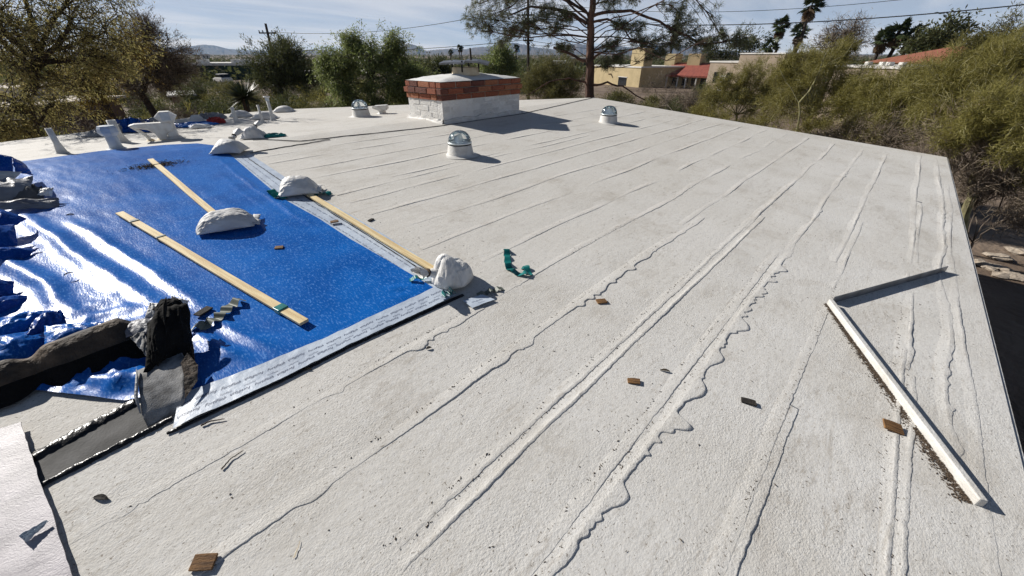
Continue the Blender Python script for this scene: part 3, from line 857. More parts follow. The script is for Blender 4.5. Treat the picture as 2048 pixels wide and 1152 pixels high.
for i in range(15):
    pr.append(((i + 0.5) / 15, 0.24 + 0.03 * rr.random(), i % 2 == 0, True)); pr.append(((i + 0.1) / 15, 0.62, i % 2 == 1, True)); pr.append(((i + 0.9) / 15, 0.40, i % 2 == 0, False))
fl_b = strip('flashing_strip', 'printed silver flashing strip along the near hem of the blue tarp',
      [(-0.21, 2.035), (0.27, 2.005), (0.68, 2.005), (1.50, 1.965)], [(-0.14, 2.245), (0.19, 2.195), (0.62, 2.165), (1.50, 2.155)], 90, 0.022, pr, 1)
# right side: text runs along Y, so sides are ordered outer -> inner
pr = []
for i in range(38):
    pr.append(((i + 0.5) / 38, 0.76, i % 2 == 0, True)); pr.append(((i + 0.0) / 38, 0.52, i % 2 == 1, True)); pr.append(((i + 0.75) / 38, 0.26, i % 2 == 0, False))
fl_r = strip('flashing_strip', 'long printed silver flashing strip under the board beside the blue tarp',
      [(1.65, 2.12), (1.655, 3.24), (1.635, 4.2), (1.60, 4.96), (1.62, 6.62)], [(1.36, 2.12), (1.33, 3.3), (1.31, 3.91), (1.25, 4.71), (1.35, 6.62)], 130, 0.006, pr, 2)
m1 = MB()
P1 = polyline([(1.525, 2.2), (1.53, 3.24), (1.505, 4.96), (1.53, 6.6)], 90)
vs, fs = [], []
for i, p in enumerate(P1):
    w = 0.008 * (0.6 + 0.6 * fbm(p.y * 5, 2.0))
    for s_ in (-1, 1): vs.append((p.x + s_ * w + 0.006 * fbm(p.y * 9, 5), p.y, rz(p.x, p.y) + 0.012))
for i in range(len(P1) - 1): fs.append((2 * i, 2 * i + 1, 2 * i + 3, 2 * i + 2))
m1.add(vs, fs); m1.build('overlap_edge', M['tar_matt'], fl_r)
# black mastic squeezed out along the near hem
m1 = MB(); vs, fs = [], []
P1 = polyline([(-0.24, 2.03), (0.27, 1.995), (0.68, 1.995), (1.55, 1.95)], 160)
for i, p in enumerate(P1):
    w = 0.004 + 0.005 * fbm(p.x * 9, 3.3) + 0.003 * fbm(p.x * 40, 1.1) + (0.007 if p.x > 0.9 else 0.0)
    for (k_, z_) in ((0.02, 0.003), (0.01, 0.010), (-0.3 * w, 0.008), (-w, 0.001)): vs.append((p.x, p.y + k_, rz(p.x, p.y) + z_ + 0.002))
for i in range(len(P1) - 1):
    for j in range(3):
        a = i * 4 + j; fs.append((a, a + 4, a + 5, a + 1))
m1.add(vs, fs); m1.build('mastic_bead', M['tar'], fl_b, True)
strip('flashing_scrap', 'small printed flashing offcut lying in the shadow of the round sandbag',
      [(1.483, 1.773), (1.671, 1.732)], [(1.487, 1.886), (1.652, 1.847)], 10, 0.016, [(0.45, 0.5, True, True), (0.5, 0.2, False, False)], 3)

# ---- pine boards
def board(p, q, label, w=0.062, th=0.019, lift=0.02, wraps=()):
    p, q = Vector(p), Vector(q); d = (q - p); L = d.length; a = math.atan2(d.y, d.x) - math.pi / 2
    z0, z1 = rz(*p) + lift, rz(*q) + lift
    root = empty('pine_board', (p.x, p.y, z0), 0, label, 'board', 'pine boards holding down the tarp')
    root.rotation_euler = Matrix.Rotation(a, 3, 'Z').to_euler()
    m1 = MB(); n_ = 12; vs, fs = [], []
    for i in range(n_ + 1):
        t = i / n_; sag = 0.004 * fbm(t * 3, p.x); zz = (z1 - z0) * t + sag
        # the board lies over the ridge break of the roof
        wx, wy = p.x + d.x * t, p.y + d.y * t; zz = rz(wx, wy) + lift - z0 + 0.003 * math.sin(t * 7)
        for (x, z) in ((-w / 2, 0), (w / 2, 0), (w / 2, th), (-w / 2, th)): vs.append((x, L * t, z + zz))
    for i in range(n_):
        for j in range(4): fs.append((i * 4 + j, i * 4 + (j + 1) % 4, i * 4 + 4 + (j + 1) % 4, i * 4 + 4 + j))
    fs += [(0, 1, 2, 3)[::-1], tuple(n_ * 4 + j for j in range(4))]
    m1.add(vs, fs); m1.build('plank', M['pine_wood'], root, bevel=0.002)
    for (t, ln, mm) in wraps:
        m1 = MB(); k = 0.004; zz = rz(p.x + d.x * t, p.y + d.y * t) + lift - z0
        m1.box(-w / 2 - k, L * t - ln / 2, zz - 0.012, w / 2 + k, L * t + ln / 2, zz + th + 0.007); m1.build('tape_wrap', M[mm], root, bevel=0.003)
    return root
board((0.015, 5.15), (0.56, 2.37), 'longest bare pine board with tape wraps, lying free on the tarp', lift=0.03, wraps=((0.115, 0.05, 'olive_tape'), (0.30, 0.03, 'olive_tape'), (0.91, 0.07, 'teal')))
board((0.56, 6.98), (0.66, 4.30), 'pine board running up the tarp with one end under a sandbag', lift=0.025, wraps=((0.12, 0.012, 'chip_dark'),))
board((1.545, 4.55), (1.585, 2.30), 'pine board lying on the printed flashing between two sandbags', lift=0.024)

# ---- sandbags
def sandbag(xy, L, W, Hh, rot, seed, label, m='bag', neck=None, lumpy=0.35, lift=0.0, round_=0.0, twist=0.0):
    x0, y0 = xy
    root = empty('sandbag', (x0, y0, rz(x0, y0) + lift), rot, label, 'sandbag', 'sandbags weighing down the repair')
    n_ = 46; vs, fs = [], []
    def n1(a, b, c): return noise.noise(Vector((a, b, c)))
    def cushion(u, v, top):
        e = max(0.0, (1 - abs(u) ** 2.4)) * max(0.0, (1 - abs(v) ** 2.4))
        pinch = 1 - 0.04 * (u * u * v * v) ** 0.5
        if round_:
            k = math.sqrt(max(1e-6, u * u + v * v)); mxx = max(abs(u), abs(v), 1e-6); f = (mxx / k) ** round_
        else: f = 1.0
        x = u * L / 2 * pinch * f * (1 - 0.15 * (1 - round_) * (1 - v * v) * abs(u) ** 3 + 0.07 * n1(v * 1.3, seed, 1.0))
        y = v * W / 2 * pinch * f * (1 - 0.17 * (1 - round_) * (1 - u * u) * abs(v) ** 3 + 0.09 * n1(u * 1.3, seed, 5.0))
        h = Hh * e ** (0.78 - 0.16 * round_)
        sag = 1 + lumpy * 0.75 * n1(u * 0.95 + seed * 3.7, v * 0.95, seed)
        ed = (1 - e) ** 0.7
        cr1 = max(0.0, 1 - abs(n1(u * 1.4 + seed, v * 5.5 + 1.5 * u, seed + 3)) * 4.0)
        cr2 = max(0.0, 1 - abs(n1(u * 5.0 - 2.0 * v, v * 1.5 + seed, seed + 8)) * 4.5)
        cr3 = max(0.0, 1 - abs(n1(u * 2.0 + seed * 2, v * 2.2, seed + 11)) * 5.0)
        h = h * sag - Hh * lumpy * e ** 0.4 * ((0.015 + 0.16 * ed) * cr1 + (0.01 + 0.13 * ed) * cr2 + 0.05 * cr3)
        h = max(0.0, h)
        if top: return (x + 0.25 * Hh * lumpy * n1(u * 1.7, v * 1.7, seed + 20) * e, y + 0.25 * Hh * lumpy * n1(u * 1.7, v * 1.7, seed + 25) * e, 0.014 + h)
        return (x, y, 0.004 + 0.010 * (1 - e))
    for top in (True, False):
        k0 = len(vs)
        for j in range(n_ + 1):
            for i in range(n_ + 1):
                vs.append(cushion(-1 + 2 * i / n_, -1 + 2 * j / n_, top))
        for j in range(n_):
            for i in range(n_):
                a = k0 + j * (n_ + 1) + i; q = (a, a + 1, a + n_ + 2, a + n_ + 1)
                fs.append(q if top else q[::-1])
    o = link('sack', mesh('sack', vs, fs), root, M[m], True)
    md = o.modifiers.new('weld', 'WELD'); md.merge_threshold = 0.002
    if not neck:                                   # flat sewn end of the sack
        vs, fs = [], []
        for i in range(13):
            v = -0.82 + 1.64 * i / 12
            for j in range(4):
                t = j / 3
                vs.append((L / 2 * (0.80 + 0.05 * v * v) + t * 0.055 * L / 0.5 * (1 + 0.3 * noise.noise(Vector((v * 3, seed, 2.0)))), v * W / 2 * (1 + 0.06 * t), 0.020 + 0.012 * noise.noise(Vector((v * 4, seed, t * 2))) * t + 0.018 * (1 - t)))
        for i in range(12):
            for j in range(3): fs.append((i * 4 + j, i * 4 + j + 1, i * 4 + j + 5, i * 4 + j + 4))
        o3 = link('sewn_end', mesh('sewn_end', vs, fs), root, M[m], True)
        m3 = o3.modifiers.new('thick', 'SOLIDIFY'); m3.thickness = 0.003
    if neck:
        (nx_, ny_, nz_, ang, ln) = neck
        m1 = MB(); n2 = 14; vs, fs = [], []
        rings = [(0.0, 0.05), (0.25, 0.03), (0.38, 0.026), (0.6, 0.045), (1.0, 0.075)]
        d_ = Vector((math.cos(ang), math.sin(ang), 0.45)).normalized(); s_ = Vector((-math.sin(ang), math.cos(ang), 0)); w_ = d_.cross(s_)
        for (t, r_) in rings:
            for i in range(n2):
                a = 2 * math.pi * i / n2; fl = 1.0 + 0.35 * math.sin(a * 3 + seed) * t
                p = Vector((nx_, ny_, nz_)) + d_ * ln * t + (s_ * math.cos(a) + w_ * math.sin(a) * (0.7 - 0.3 * t)) * r_ * fl
                vs.append(p)
        for j in range(len(rings) - 1):
            for i in range(n2): fs.append((j * n2 + i, j * n2 + (i + 1) % n2, (j + 1) * n2 + (i + 1) % n2, (j + 1) * n2 + i))
        m1.add(vs, fs); o2 = m1.build('tied_neck', M[m], root, True)
        m1 = MB(); c_ = Vector((nx_, ny_, nz_)) + d_ * ln * 0.34
        m1.tube([c_ - d_ * 0.006, c_ + d_ * 0.006], 0.033, 12); m1.build('tie', M['twig'], root)
    return root
R = math.radians
sandbag((1.618, 2.159), 0.35, 0.33, 0.20, R(35), 3, 'round bulging white sandbag with tied neck at the tarp corner', neck=(-0.14, 0.10, 0.13, R(140), 0.14), round_=0.9, lumpy=0.42, lift=0.012)
sandbag((1.508, 4.724), 0.46, 0.34, 0.165, R(-25), 7, 'white sandbag at the far end of the flashing board', lumpy=0.5, lift=0.016)
sandbag((0.657, 4.243), 0.52, 0.34, 0.15, R(-18), 9, 'grey sandbag lying alone on the middle of the blue tarp', m='bag_grey', lumpy=0.42, lift=0.025, round_=0.3)
sandbag((1.444, 6.880), 0.44, 0.38, 0.17, R(-38), 15, 'pointed grey sandbag at the far corner of the tarp', m='bag_grey', neck=(0.02, 0.12, 0.16, R(75), 0.20), lumpy=0.3, lift=0.014)
sandbag((2.030, 7.763), 0.40, 0.32, 0.17, R(-30), 21, 'crumpled half empty sandbag with a green scrap at its end', m='bag_grey', neck=(0.02, 0.05, 0.15, R(60), 0.16), lumpy=0.9)
sandbag((2.962, 11.851), 0.50, 0.36, 0.14, R(-42), 25, 'plump sandbag under the yucca, farthest along the roof edge', m='bag_grey', lumpy=0.15)
sandbag((3.163, 10.784), 0.54, 0.38, 0.15, R(-42), 28, 'plump sandbag behind the pair of thin vent pipes', m='bag_grey', lumpy=0.15)
sandbag((4.086, 12.156), 0.52, 0.38, 0.14, R(-42), 33, 'plump sandbag alone on the open roof edge past the capped pipe', m='bag_grey', lumpy=0.15)
sandbag((1.802, 10.217), 0.40, 0.22, 0.07, R(-40), 36, 'flattened white sandbag on the small blue tarp by the red cloth', lumpy=0.6)
sandbag((2.040, 11.717), 0.32, 0.22, 0.11, R(-20), 39, 'crumpled grey sandbag behind the small blue tarp', m='bag_grey', lumpy=0.9)

# ---- crumpled sheets
def heap(name, label, cat, center, sx, sy, h, rot, seed, m, sharp=2.2, parent=None, base=0.01, lean=(0, 0), n_=44, m2=None, cut=0.0):
    vs, fs = [], []
    ca, sa = math.cos(rot), math.sin(rot)
    for j in range(n_ + 1):
        for i in range(n_ + 1):
            u, v = -1 + 2 * i / n_, -1 + 2 * j / n_
            rr_ = math.hypot(u, v); mxx = max(abs(u), abs(v), 1e-6)
            k = mxx / max(rr_, 1e-6)
            u2, v2 = u * (0.45 + 0.55 * k), v * (0.45 + 0.55 * k)
            a = math.atan2(v, u)
            out = 1 + 0.35 * fbm(math.cos(a) * 1.8 + seed, math.sin(a) * 1.8, seed) + 0.10 * fbm(math.cos(a) * 6 + seed, math.sin(a) * 6, seed + 2)
            e = max(0.0, 1 - mxx ** 3)
            x, y = u2 * sx * out, v2 * sy * out
            r1 = 1 - abs(fbm(u * 1.5 + seed, v * 1.7 + seed * 2, seed, 1)) * sharp
            r2 = 1 - abs(fbm(u * 3.3 + seed * 3, v * 3.0, seed + 7, 1)) * sharp
            z = h * (e ** 0.6) * max(0.03, 0.45 + 0.50 * r1 + 0.28 * r2)
            x += (0.22 * sx) * fbm(u * 2.3, v * 2.3, seed + 3) * (z / h) + lean[0] * z
            y += (0.22 * sy) * fbm(u * 2.3, v * 2.3, seed + 5) * (z / h) + lean[1] * z
            wx, wy = center[0] + x * ca - y * sa, center[1] + x * sa + y * ca
            vs.append((wx, wy, rz(wx, wy) + base + z))
    for j in range(n_):
        for i in range(n_):
            a = j * (n_ + 1) + i; fs.append((a, a + 1, a + n_ + 2, a + n_ + 1))
    me = mesh(name, vs, fs)
    o = link(name, me, parent, [M[m]] + ([M[m2]] if m2 else []))
    if m2:
        rr_ = random.Random(seed)
        for p in me.polygons:
            c = p.center
            if fbm(c.x * 2.4 + seed, c.y * 2.4, seed + 1) > 0.12 + cut: p.material_index = 1
    for p in me.polygons: p.use_smooth = True
    if label: tag(o, label, cat)
    return o
def sheet(name, corners, m, parent, seed, bulge=0.05, wr=0.006, n_=26, fr=3.2, ragged=0.012):
    c = [Vector(p) for p in corners]; vs, fs = [], []
    nr = ((c[1] - c[0]).cross(c[3] - c[0])).normalized()
    for j in range(n_ + 1):
        for i in range(n_ + 1):
            u, v = i / n_, j / n_
            p = c[0].lerp(c[1], u).lerp(c[3].lerp(c[2], u), v)
            ed = max(abs(2 * u - 1), abs(2 * v - 1)) ** 6
            k = bulge * math.sin(math.pi * u) ** 0.7 * math.sin(math.pi * v) ** 0.7 + wr * (1 - 2.4 * abs(noise.noise(Vector((u * fr + seed, v * fr * 0.6 + u * 2, seed))))) + 0.4 * wr * noise.noise(Vector((u * fr * 3 + seed, v * fr * 3, seed)))
            q = p + nr * k + (c[1] - c[0]) * ragged * ed * noise.noise(Vector((seed, v * 4, 1.0))) + (c[3] - c[0]) * ragged * 2 * ed * noise.noise(Vector((u * 4, seed, 2.0)))
            vs.append(q)
    for j in range(n_):
        for i in range(n_):
            a_ = j * (n_ + 1) + i; fs.append((a_, a_ + 1, a_ + n_ + 2, a_ + n_ + 1))
    o = link(name, mesh(name, vs, fs), None, M[m], True)
    md = o.modifiers.new('thick', 'SOLIDIFY'); md.thickness = 0.004
    if parent is not None:
        o.parent = parent; o.matrix_parent_inverse = Matrix.Translation(-parent.location)
    return o
r0_ = empty('bunched_tarp', (-0.9, 6.5, rz(0, 6.5)), 0, 'dark blue tarp folded up into a high stiff bundle left of the repair', 'tarp')
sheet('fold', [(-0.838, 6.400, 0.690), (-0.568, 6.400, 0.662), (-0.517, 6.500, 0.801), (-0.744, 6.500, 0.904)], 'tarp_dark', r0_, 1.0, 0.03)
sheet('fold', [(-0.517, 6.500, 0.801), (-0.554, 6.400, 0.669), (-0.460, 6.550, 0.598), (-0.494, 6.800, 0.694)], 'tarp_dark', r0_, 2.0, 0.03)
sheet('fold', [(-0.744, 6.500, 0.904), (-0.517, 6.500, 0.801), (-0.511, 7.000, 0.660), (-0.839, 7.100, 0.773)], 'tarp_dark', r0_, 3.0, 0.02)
r0_ = empty('torn_membrane', (-0.75, 5.9, rz(0, 5.9)), 0, 'heap of torn grey membrane sheets with a purplish cut edge', 'membrane')
sheet('torn_sheet', [(-0.858, 6.100, 0.610), (-0.604, 6.100, 0.622), (-0.500, 6.300, 0.682), (-0.807, 6.350, 0.750)], 'bag_grey', r0_, 4.0, 0.02)
sheet('torn_sheet', [(-0.893, 5.850, 0.506), (-0.539, 5.900, 0.471), (-0.439, 6.200, 0.648), (-0.840, 6.200, 0.661)], 'membrane_back', r0_, 5.0, 0.06, 0.014)
sheet('torn_sheet', [(-0.664, 5.800, 0.477), (-0.449, 5.900, 0.444), (-0.423, 6.150, 0.543), (-0.541, 6.200, 0.618)], 'granule_dark', r0_, 6.0, 0.05, 0.014)
sheet('torn_sheet', [(-0.889, 5.750, 0.501), (-0.364, 5.750, 0.402), (-0.343, 5.850, 0.476), (-0.869, 5.850, 0.556)], 'membrane_back', r0_, 7.0, 0.015, 0.015)
sheet('torn_sheet', [(-0.474, 5.950, 0.510), (-0.387, 5.950, 0.474), (-0.344, 6.000, 0.546), (-0.437, 6.050, 0.546)], 'bag', r0_, 8.0, 0.02, 0.01)
r0_ = empty('bunched_tarp', (-0.85, 5.1, rz(0, 5.1)), 0, 'dark blue tarp bundle with pointed tongues below the torn membrane', 'tarp')
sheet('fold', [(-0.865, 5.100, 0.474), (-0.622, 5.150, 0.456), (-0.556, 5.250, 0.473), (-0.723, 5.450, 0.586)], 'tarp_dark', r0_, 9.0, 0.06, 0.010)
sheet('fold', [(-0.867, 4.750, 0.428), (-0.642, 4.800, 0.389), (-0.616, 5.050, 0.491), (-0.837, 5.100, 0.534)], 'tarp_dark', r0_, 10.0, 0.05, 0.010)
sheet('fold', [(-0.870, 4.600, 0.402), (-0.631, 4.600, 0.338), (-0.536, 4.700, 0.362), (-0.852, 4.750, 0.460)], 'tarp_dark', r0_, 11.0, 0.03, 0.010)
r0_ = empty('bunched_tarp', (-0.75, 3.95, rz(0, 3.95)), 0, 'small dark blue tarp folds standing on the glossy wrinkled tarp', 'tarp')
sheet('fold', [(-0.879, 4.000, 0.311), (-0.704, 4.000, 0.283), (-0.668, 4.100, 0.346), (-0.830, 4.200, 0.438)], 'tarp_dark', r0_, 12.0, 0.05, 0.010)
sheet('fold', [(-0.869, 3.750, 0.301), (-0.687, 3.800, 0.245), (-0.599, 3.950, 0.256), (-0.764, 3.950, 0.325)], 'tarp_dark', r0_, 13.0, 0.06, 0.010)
r0_ = empty('bunched_tarp', (-0.55, 3.45, rz(0, 3.45)), 0, 'crinkled glossy blue tarp bunch next to the felt fold', 'tarp')
sheet('fold', [(-0.841, 3.300, 0.306), (-0.564, 3.400, 0.255), (-0.488, 3.600, 0.234), (-0.707, 3.600, 0.290)], 'tarp', r0_, 14.0, 0.07, 0.018, fr=5)
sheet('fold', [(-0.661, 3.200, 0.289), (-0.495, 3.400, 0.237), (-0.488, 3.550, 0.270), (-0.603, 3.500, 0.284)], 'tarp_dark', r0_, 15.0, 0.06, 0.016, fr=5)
sheet('fold', [(-0.828, 3.050, 0.303), (-0.556, 3.100, 0.169), (-0.519, 3.350, 0.237), (-0.840, 3.350, 0.313)], 'tarp', r0_, 16.0, 0.06, 0.020, fr=5)
sheet('fold', [(-0.569, 3.050, 0.282), (-0.278, 3.050, 0.212), (-0.259, 3.200, 0.218), (-0.555, 3.300, 0.303)], 'tarp', r0_, 17.0, 0.05, 0.016, fr=5)
heap('folded_tarp', 'folded purplish blue tarp lying behind the wide short pipe', 'tarp', (0.880, 10.867), 0.50, 0.30, 0.22, R(-42), 23.5, 'tarp_dark', 2.6, m2='membrane_back')
heap('small_tarp', 'small blue tarp spread behind the cowled vent', 'tarp', (1.765, 10.798), 0.42, 0.36, 0.06, R(-42), 27.3, 'tarp', 2.0)
heap('red_cloth', 'crumpled red cloth beside the flattened sandbag', 'cloth', (2.206, 10.833), 0.17, 0.15, 0.11, R(-30), 31.1, 'red_cloth', 2.4)
heap('grey_rag', 'grey rag lying at the edge of the roof by the small tarp', 'cloth', (2.399, 12.008), 0.28, 0.16, 0.12, R(-30), 35.1, 'membrane_back', 2.4)
heap('membrane_scrap', 'flat grey membrane scrap lying behind the round hooded vent', 'membrane', (0.349, 10.570), 0.26, 0.15, 0.09, R(-42), 37.7, 'membrane_back', 2.4)
heap('green_scrap', 'dark green scrap beside the crumpled half empty sandbag', 'tape', (2.286, 7.592), 0.16, 0.08, 0.05, R(-20), 41.7, 'teal', 2.4)

# ---- torn-back cap sheet standing up beside the flashing
def flap():
    root = empty('torn_flap', (-0.105, 2.35, rz(0, 2.35)), 0, 'stiff torn roofing flap, grey below and tar black above', 'roofing flap')
    prof = [(2.13, 0.015, 0), (2.20, 0.045, 0), (2.30, 0.075, 0), (2.40, 0.090, 0), (2.47, 0.105, 0), (2.53, 0.132, 1), (2.60, 0.168, 1), (2.69, 0.215, 1), (2.78, 0.258, 1), (2.83, 0.272, 1), (2.86, 0.262, 1), (2.89, 0.22, 1)]
    lf = [-0.335, -0.335, -0.325, -0.300, -0.285, -0.285, -0.270, -0.225, -0.175, -0.15, -0.14, -0.13]
    rt = [-0.205, -0.165, -0.125, -0.105, -0.080, -0.055, -0.030, -0.015, -0.030, -0.05, -0.06, -0.07]
    n_ = 14
    for part, (i0, i1), mm in (('granule_face', (0, 5), 'granule'),):
        vs, fs = [], []
        rows = list(range(i0, i1))
        for r_ in rows:
            y, h, _ = prof[r_]
            for i in range(n_ + 1):
                u = i / n_; x = lf[r_] + (rt[r_] - lf[r_]) * u
                c = 0.035 * math.sin(u * math.pi) * (1 if part == 'tar_face' else 0.5) + 0.014 * fbm(x * 9, r_ * 0.5, 2.0)
                x += 0.018 * (2 * abs(u - .5)) ** 3 * fbm(r_ * 0.9, u * 2.0, 5.0)
                yy = y + 0.5 * c
                vs.append((x + 0.15, yy - 2.35, rz(x, yy) - rz(0, 2.35) + h + (-0.4 * c if part == 'granule_face' else 0.3 * c)))
        for j in range(len(rows) - 1):
            for i in range(n_): 
                a = j * (n_ + 1) + i; fs.append((a, a + 1, a + n_ + 2, a + n_ + 1))
        o = link(part, mesh(part, vs, fs), root, M[mm], True)
        md = o.modifiers.new('thick', 'SOLIDIFY'); md.thickness = 0.009; md.offset = -1
    # pale curled edge along the left side
    m1 = MB(); m1.tube([(lf[i] + 0.15 - 0.004, prof[i][0] - 2.35, rz(0, prof[i][0]) - rz(0, 2.35) + prof[i][1] + 0.006) for i in range(1, 5)], [0.003, 0.008, 0.007, 0.002], 8)
    m1.build('curled_edge', M['membrane_back'], root, True)
    vs = [(-0.02, -0.20, 0.03), (0.055, -0.12, 0.045), (0.09, 0.0, 0.06), (0.075, 0.10, 0.10), (0.03, 0.04, 0.09), (0.02, -0.06, 0.075)]
    m1 = MB(); m1.add([(a, b, c + 0.012) for a, b, c in vs], [(0, 1, 5), (1, 2, 4, 5), (2, 3, 4)]); m1.build('brown_tear', M['felt'], root)
    sheet('tar_face', [(-0.233, 2.440, 0.264), (-0.043, 2.440, 0.130), (0.077, 2.800, 0.383), (-0.067, 2.800, 0.426)], 'tar_matt', root, 31.0, 0.035, 0.016, fr=3.0, ragged=0.05)
    sheet('tar_face', [(-0.202, 2.460, 0.250), (-0.127, 2.460, 0.279), (0.013, 2.800, 0.464), (-0.124, 2.740, 0.371)], 'tar_matt', root, 32.0, 0.03, 0.014, fr=3.0, ragged=0.06)
    sheet('tar_face', [(-0.076, 2.800, 0.416), (0.068, 2.790, 0.377), (0.055, 2.900, 0.397), (-0.020, 2.900, 0.421)], 'tar_matt', root, 33.0, 0.02, 0.010, fr=3.0, ragged=0.06)
    sheet('torn_edge', [(-0.104, 2.400, 0.154), (-0.047, 2.420, 0.131), (0.004, 2.560, 0.247), (-0.031, 2.560, 0.231)], 'felt', root, 34.0, 0.01, 0.01, fr=4.0, ragged=0.12)
    return root
flap()
r0_ = empty('paper_scrap', (0.02, 2.95, rz(0, 2.95)), 0, 'crumpled white paper backing behind the black flap', 'scrap')
sheet('crumple', [(-0.019, 2.920, 0.330), (0.045, 2.920, 0.274), (0.095, 2.950, 0.337), (0.032, 2.980, 0.391)], 'bag', r0_, 21.0, 0.03, 0.012)
sheet('crumple', [(-0.138, 2.950, 0.309), (-0.051, 2.920, 0.278), (-0.011, 2.950, 0.372), (-0.074, 3.000, 0.381)], 'bag', r0_, 22.0, 0.03, 0.010)
r0_ = empty('membrane_fold', (-0.25, 2.9, rz(0, 2.9)), 0, 'grey folded membrane draped between the brown felt and the black flap', 'membrane')
sheet('fold', [(-0.295, 2.850, 0.302), (-0.138, 2.750, 0.308), (-0.086, 2.880, 0.332), (-0.196, 2.980, 0.307)], 'membrane_back', r0_, 23.0, 0.03, 0.010)
sheet('fold', [(-0.217, 2.750, 0.325), (-0.190, 2.580, 0.261), (-0.158, 2.660, 0.289), (-0.160, 2.800, 0.323)], 'granule', r0_, 24.0, 0.01, 0.008)

# rolled brown felt
root = empty('felt_fold', (-0.75, 2.86, rz(0, 2.86)), 0, 'long rolled back fold of brown felt lying on the tarp edge', 'felt')
vs, fs, mi_ = [], [], []
n_ = 110
N1 = lambda a, b, c=0.0: noise.noise(Vector((a, b, c)))
prof = [(-0.20, 0.0), (-0.15, 0.18), (-0.10, 0.50), (-0.055, 0.80), (-0.01, 1.0), (0.035, 0.97), (0.08, 0.72), (0.13, 0.40), (0.19, 0.12), (0.23, 0.0)]
for i in range(n_ + 1):
    t = i / n_; x = -1.75 + 1.62 * t
    yc_ = 2.95 - 0.05 * t + 0.02 * N1(t * 4, 1.0)
    hh_ = (0.075 + 0.065 * min(1.0, max(0.0, (t - 0.35) / 0.4))) * (1 + 0.22 * N1(t * 5, 3.0)) * min(1.0, (1.0 - t) / 0.10 + 0.35)
    pin = 1 - 0.35 * math.exp(-((t - 0.70) / 0.035) ** 2)
    for j, (dy_, k) in enumerate(prof):
        crease = 1 + 0.16 * N1(t * 2.5, j * 1.9, 5.0) + 0.10 * N1(t * 11, j * 2.7, 7.0)
        yy = yc_ + dy_ * pin * (0.75 + 0.35 * t) + 0.010 * N1(t * 7, j * 1.3, 9.0)
        vs.append((x + 0.75, yy - 2.86, rz(x, yy) - rz(0, 2.86) + 0.018 + hh_ * pin * k * crease))
c_ = len(prof)
for i in range(n_):
    for j in range(c_ - 1):
        q = i * c_ + j; fs.append((q, q + c_, q + c_ + 1, q + 1)[::-1]); mi_.append(1 if j < 2 else 0)  # matt black on the lowest front faces paints in the shadow there
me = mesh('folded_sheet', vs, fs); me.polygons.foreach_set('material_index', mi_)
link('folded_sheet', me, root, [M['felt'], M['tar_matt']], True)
for k in range(4):
    m1 = MB(); m1.tube([(0.10 + 0.014 * k - 0.01 * (k % 2), -0.01, 0.060), (0.105 + 0.016 * k, 0.045, 0.088), (0.11 + 0.013 * k, 0.10, 0.070)], 0.0030, 5); m1.build('tie_wire', M['twig'], root)

# stripped strip with grey base and tar edges, from the flap to the silver sheet
root = empty('stripped_lap', (-0.45, 2.2, rz(0, 2.2)), 0, 'stripped dark grey roofing strip between shiny tar lines', 'roofing strip')
A_ = polyline([(-1.6, 2.02), (-0.65, 2.08), (-0.20, 2.10)], 60); B_ = polyline([(-1.6, 2.34), (-0.67, 2.27), (-0.30, 2.34)], 60)
vs, fs = [], []
for i in range(61):
    for j in range(5):
        p = A_[i].lerp(B_[i], j / 4); vs.append((p.x + 0.45, p.y - 2.2, rz(p.x, p.y) - rz(0, 2.2) + 0.006 + 0.002 * fbm(p.x * 9, p.y * 9)))
for i in range(60):
    for j in range(4):
        a = i * 5 + j; fs.append((a, a + 5, a + 6, a + 1))
link('base_sheet', mesh('base_sheet', vs, fs), root, M['granule_dark'], True)
def tar_line(P_, w0, h0, name, m, seed):
    vs, fs = [], []
    for i, p in enumerate(P_):
        w = w0 * (1 + 0.5 * fbm(p.x * 14, seed) + 0.3 * fbm(p.x * 45, seed + 2))
        n2 = 7
        for j in range(n2):
            t = -1 + 2 * j / (n2 - 1)
            z = h0 * (1 - t * t) * (0.7 + 0.9 * abs(fbm(p.x * 25, t * 2.0, seed))) + 0.007
            vs.append((p.x + 0.45, p.y + t * w - 2.2, rz(p.x, p.y + t * w) - rz(0, 2.2) + z))
    for i in range(len(P_) - 1):
        for j in range(6):
            a = i * 7 + j; fs.append((a, a + 7, a + 8, a + 1))
    link(name, mesh(name, vs, fs), root, M[m], True)
tar_line(polyline([(-1.6, 2.36), (-0.67, 2.29), (-0.31, 2.36)], 160), 0.036, 0.016, 'tar_ridge', 'tar', 2.0)
tar_line(polyline([(-1.6, 2.03), (-0.66, 2.095), (-0.20, 2.12)], 160), 0.016, 0.010, 'tar_ridge', 'tar', 5.0)

# silver mineral sheet and the crumpled foil on it
S_ = [(-2.4, 2.75), (-0.69, 2.545), (-0.675, 2.38), (-0.66, 2.24), (-0.645, 2.08), (-0.63, 1.96), (-0.61, 1.75), (-0.59, 1.56), (-0.55, 1.2), (-2.4, 1.2)]
edge = polyline(S_[1:9], 40); vs, fs = [], []
for i, p in enumerate(edge):
    for j in range(9):
        x = p.x + 0.008 * fbm(p.y * 12, 3.0) - 1.6 * (j / 8.0) ** 1.4; y = p.y + 0.16 * (j / 8.0) * (1 - i / 40)
        vs.append((x, y, rz(x, y) + 0.030 + 0.003 * fbm(x * 4, y * 4) + 0.0015 * math.sin(x * 9)))
for i in range(40):
    for j in range(8):
        a = i * 9 + j; fs.append((a, a + 9, a + 10, a + 1)[::-1])
o = link('silver_sheet', mesh('silver_sheet', vs, fs), None, M['silver'])
md = o.modifiers.new('thick', 'SOLIDIFY'); md.thickness = 0.004; md.offset = -1
tag(o, 'loose silver mineral roofing sheet covering the stripped strip', 'roofing sheet')
x, y = (-0.657, 1.830)
m1 = MB(); vs, fs = [], []
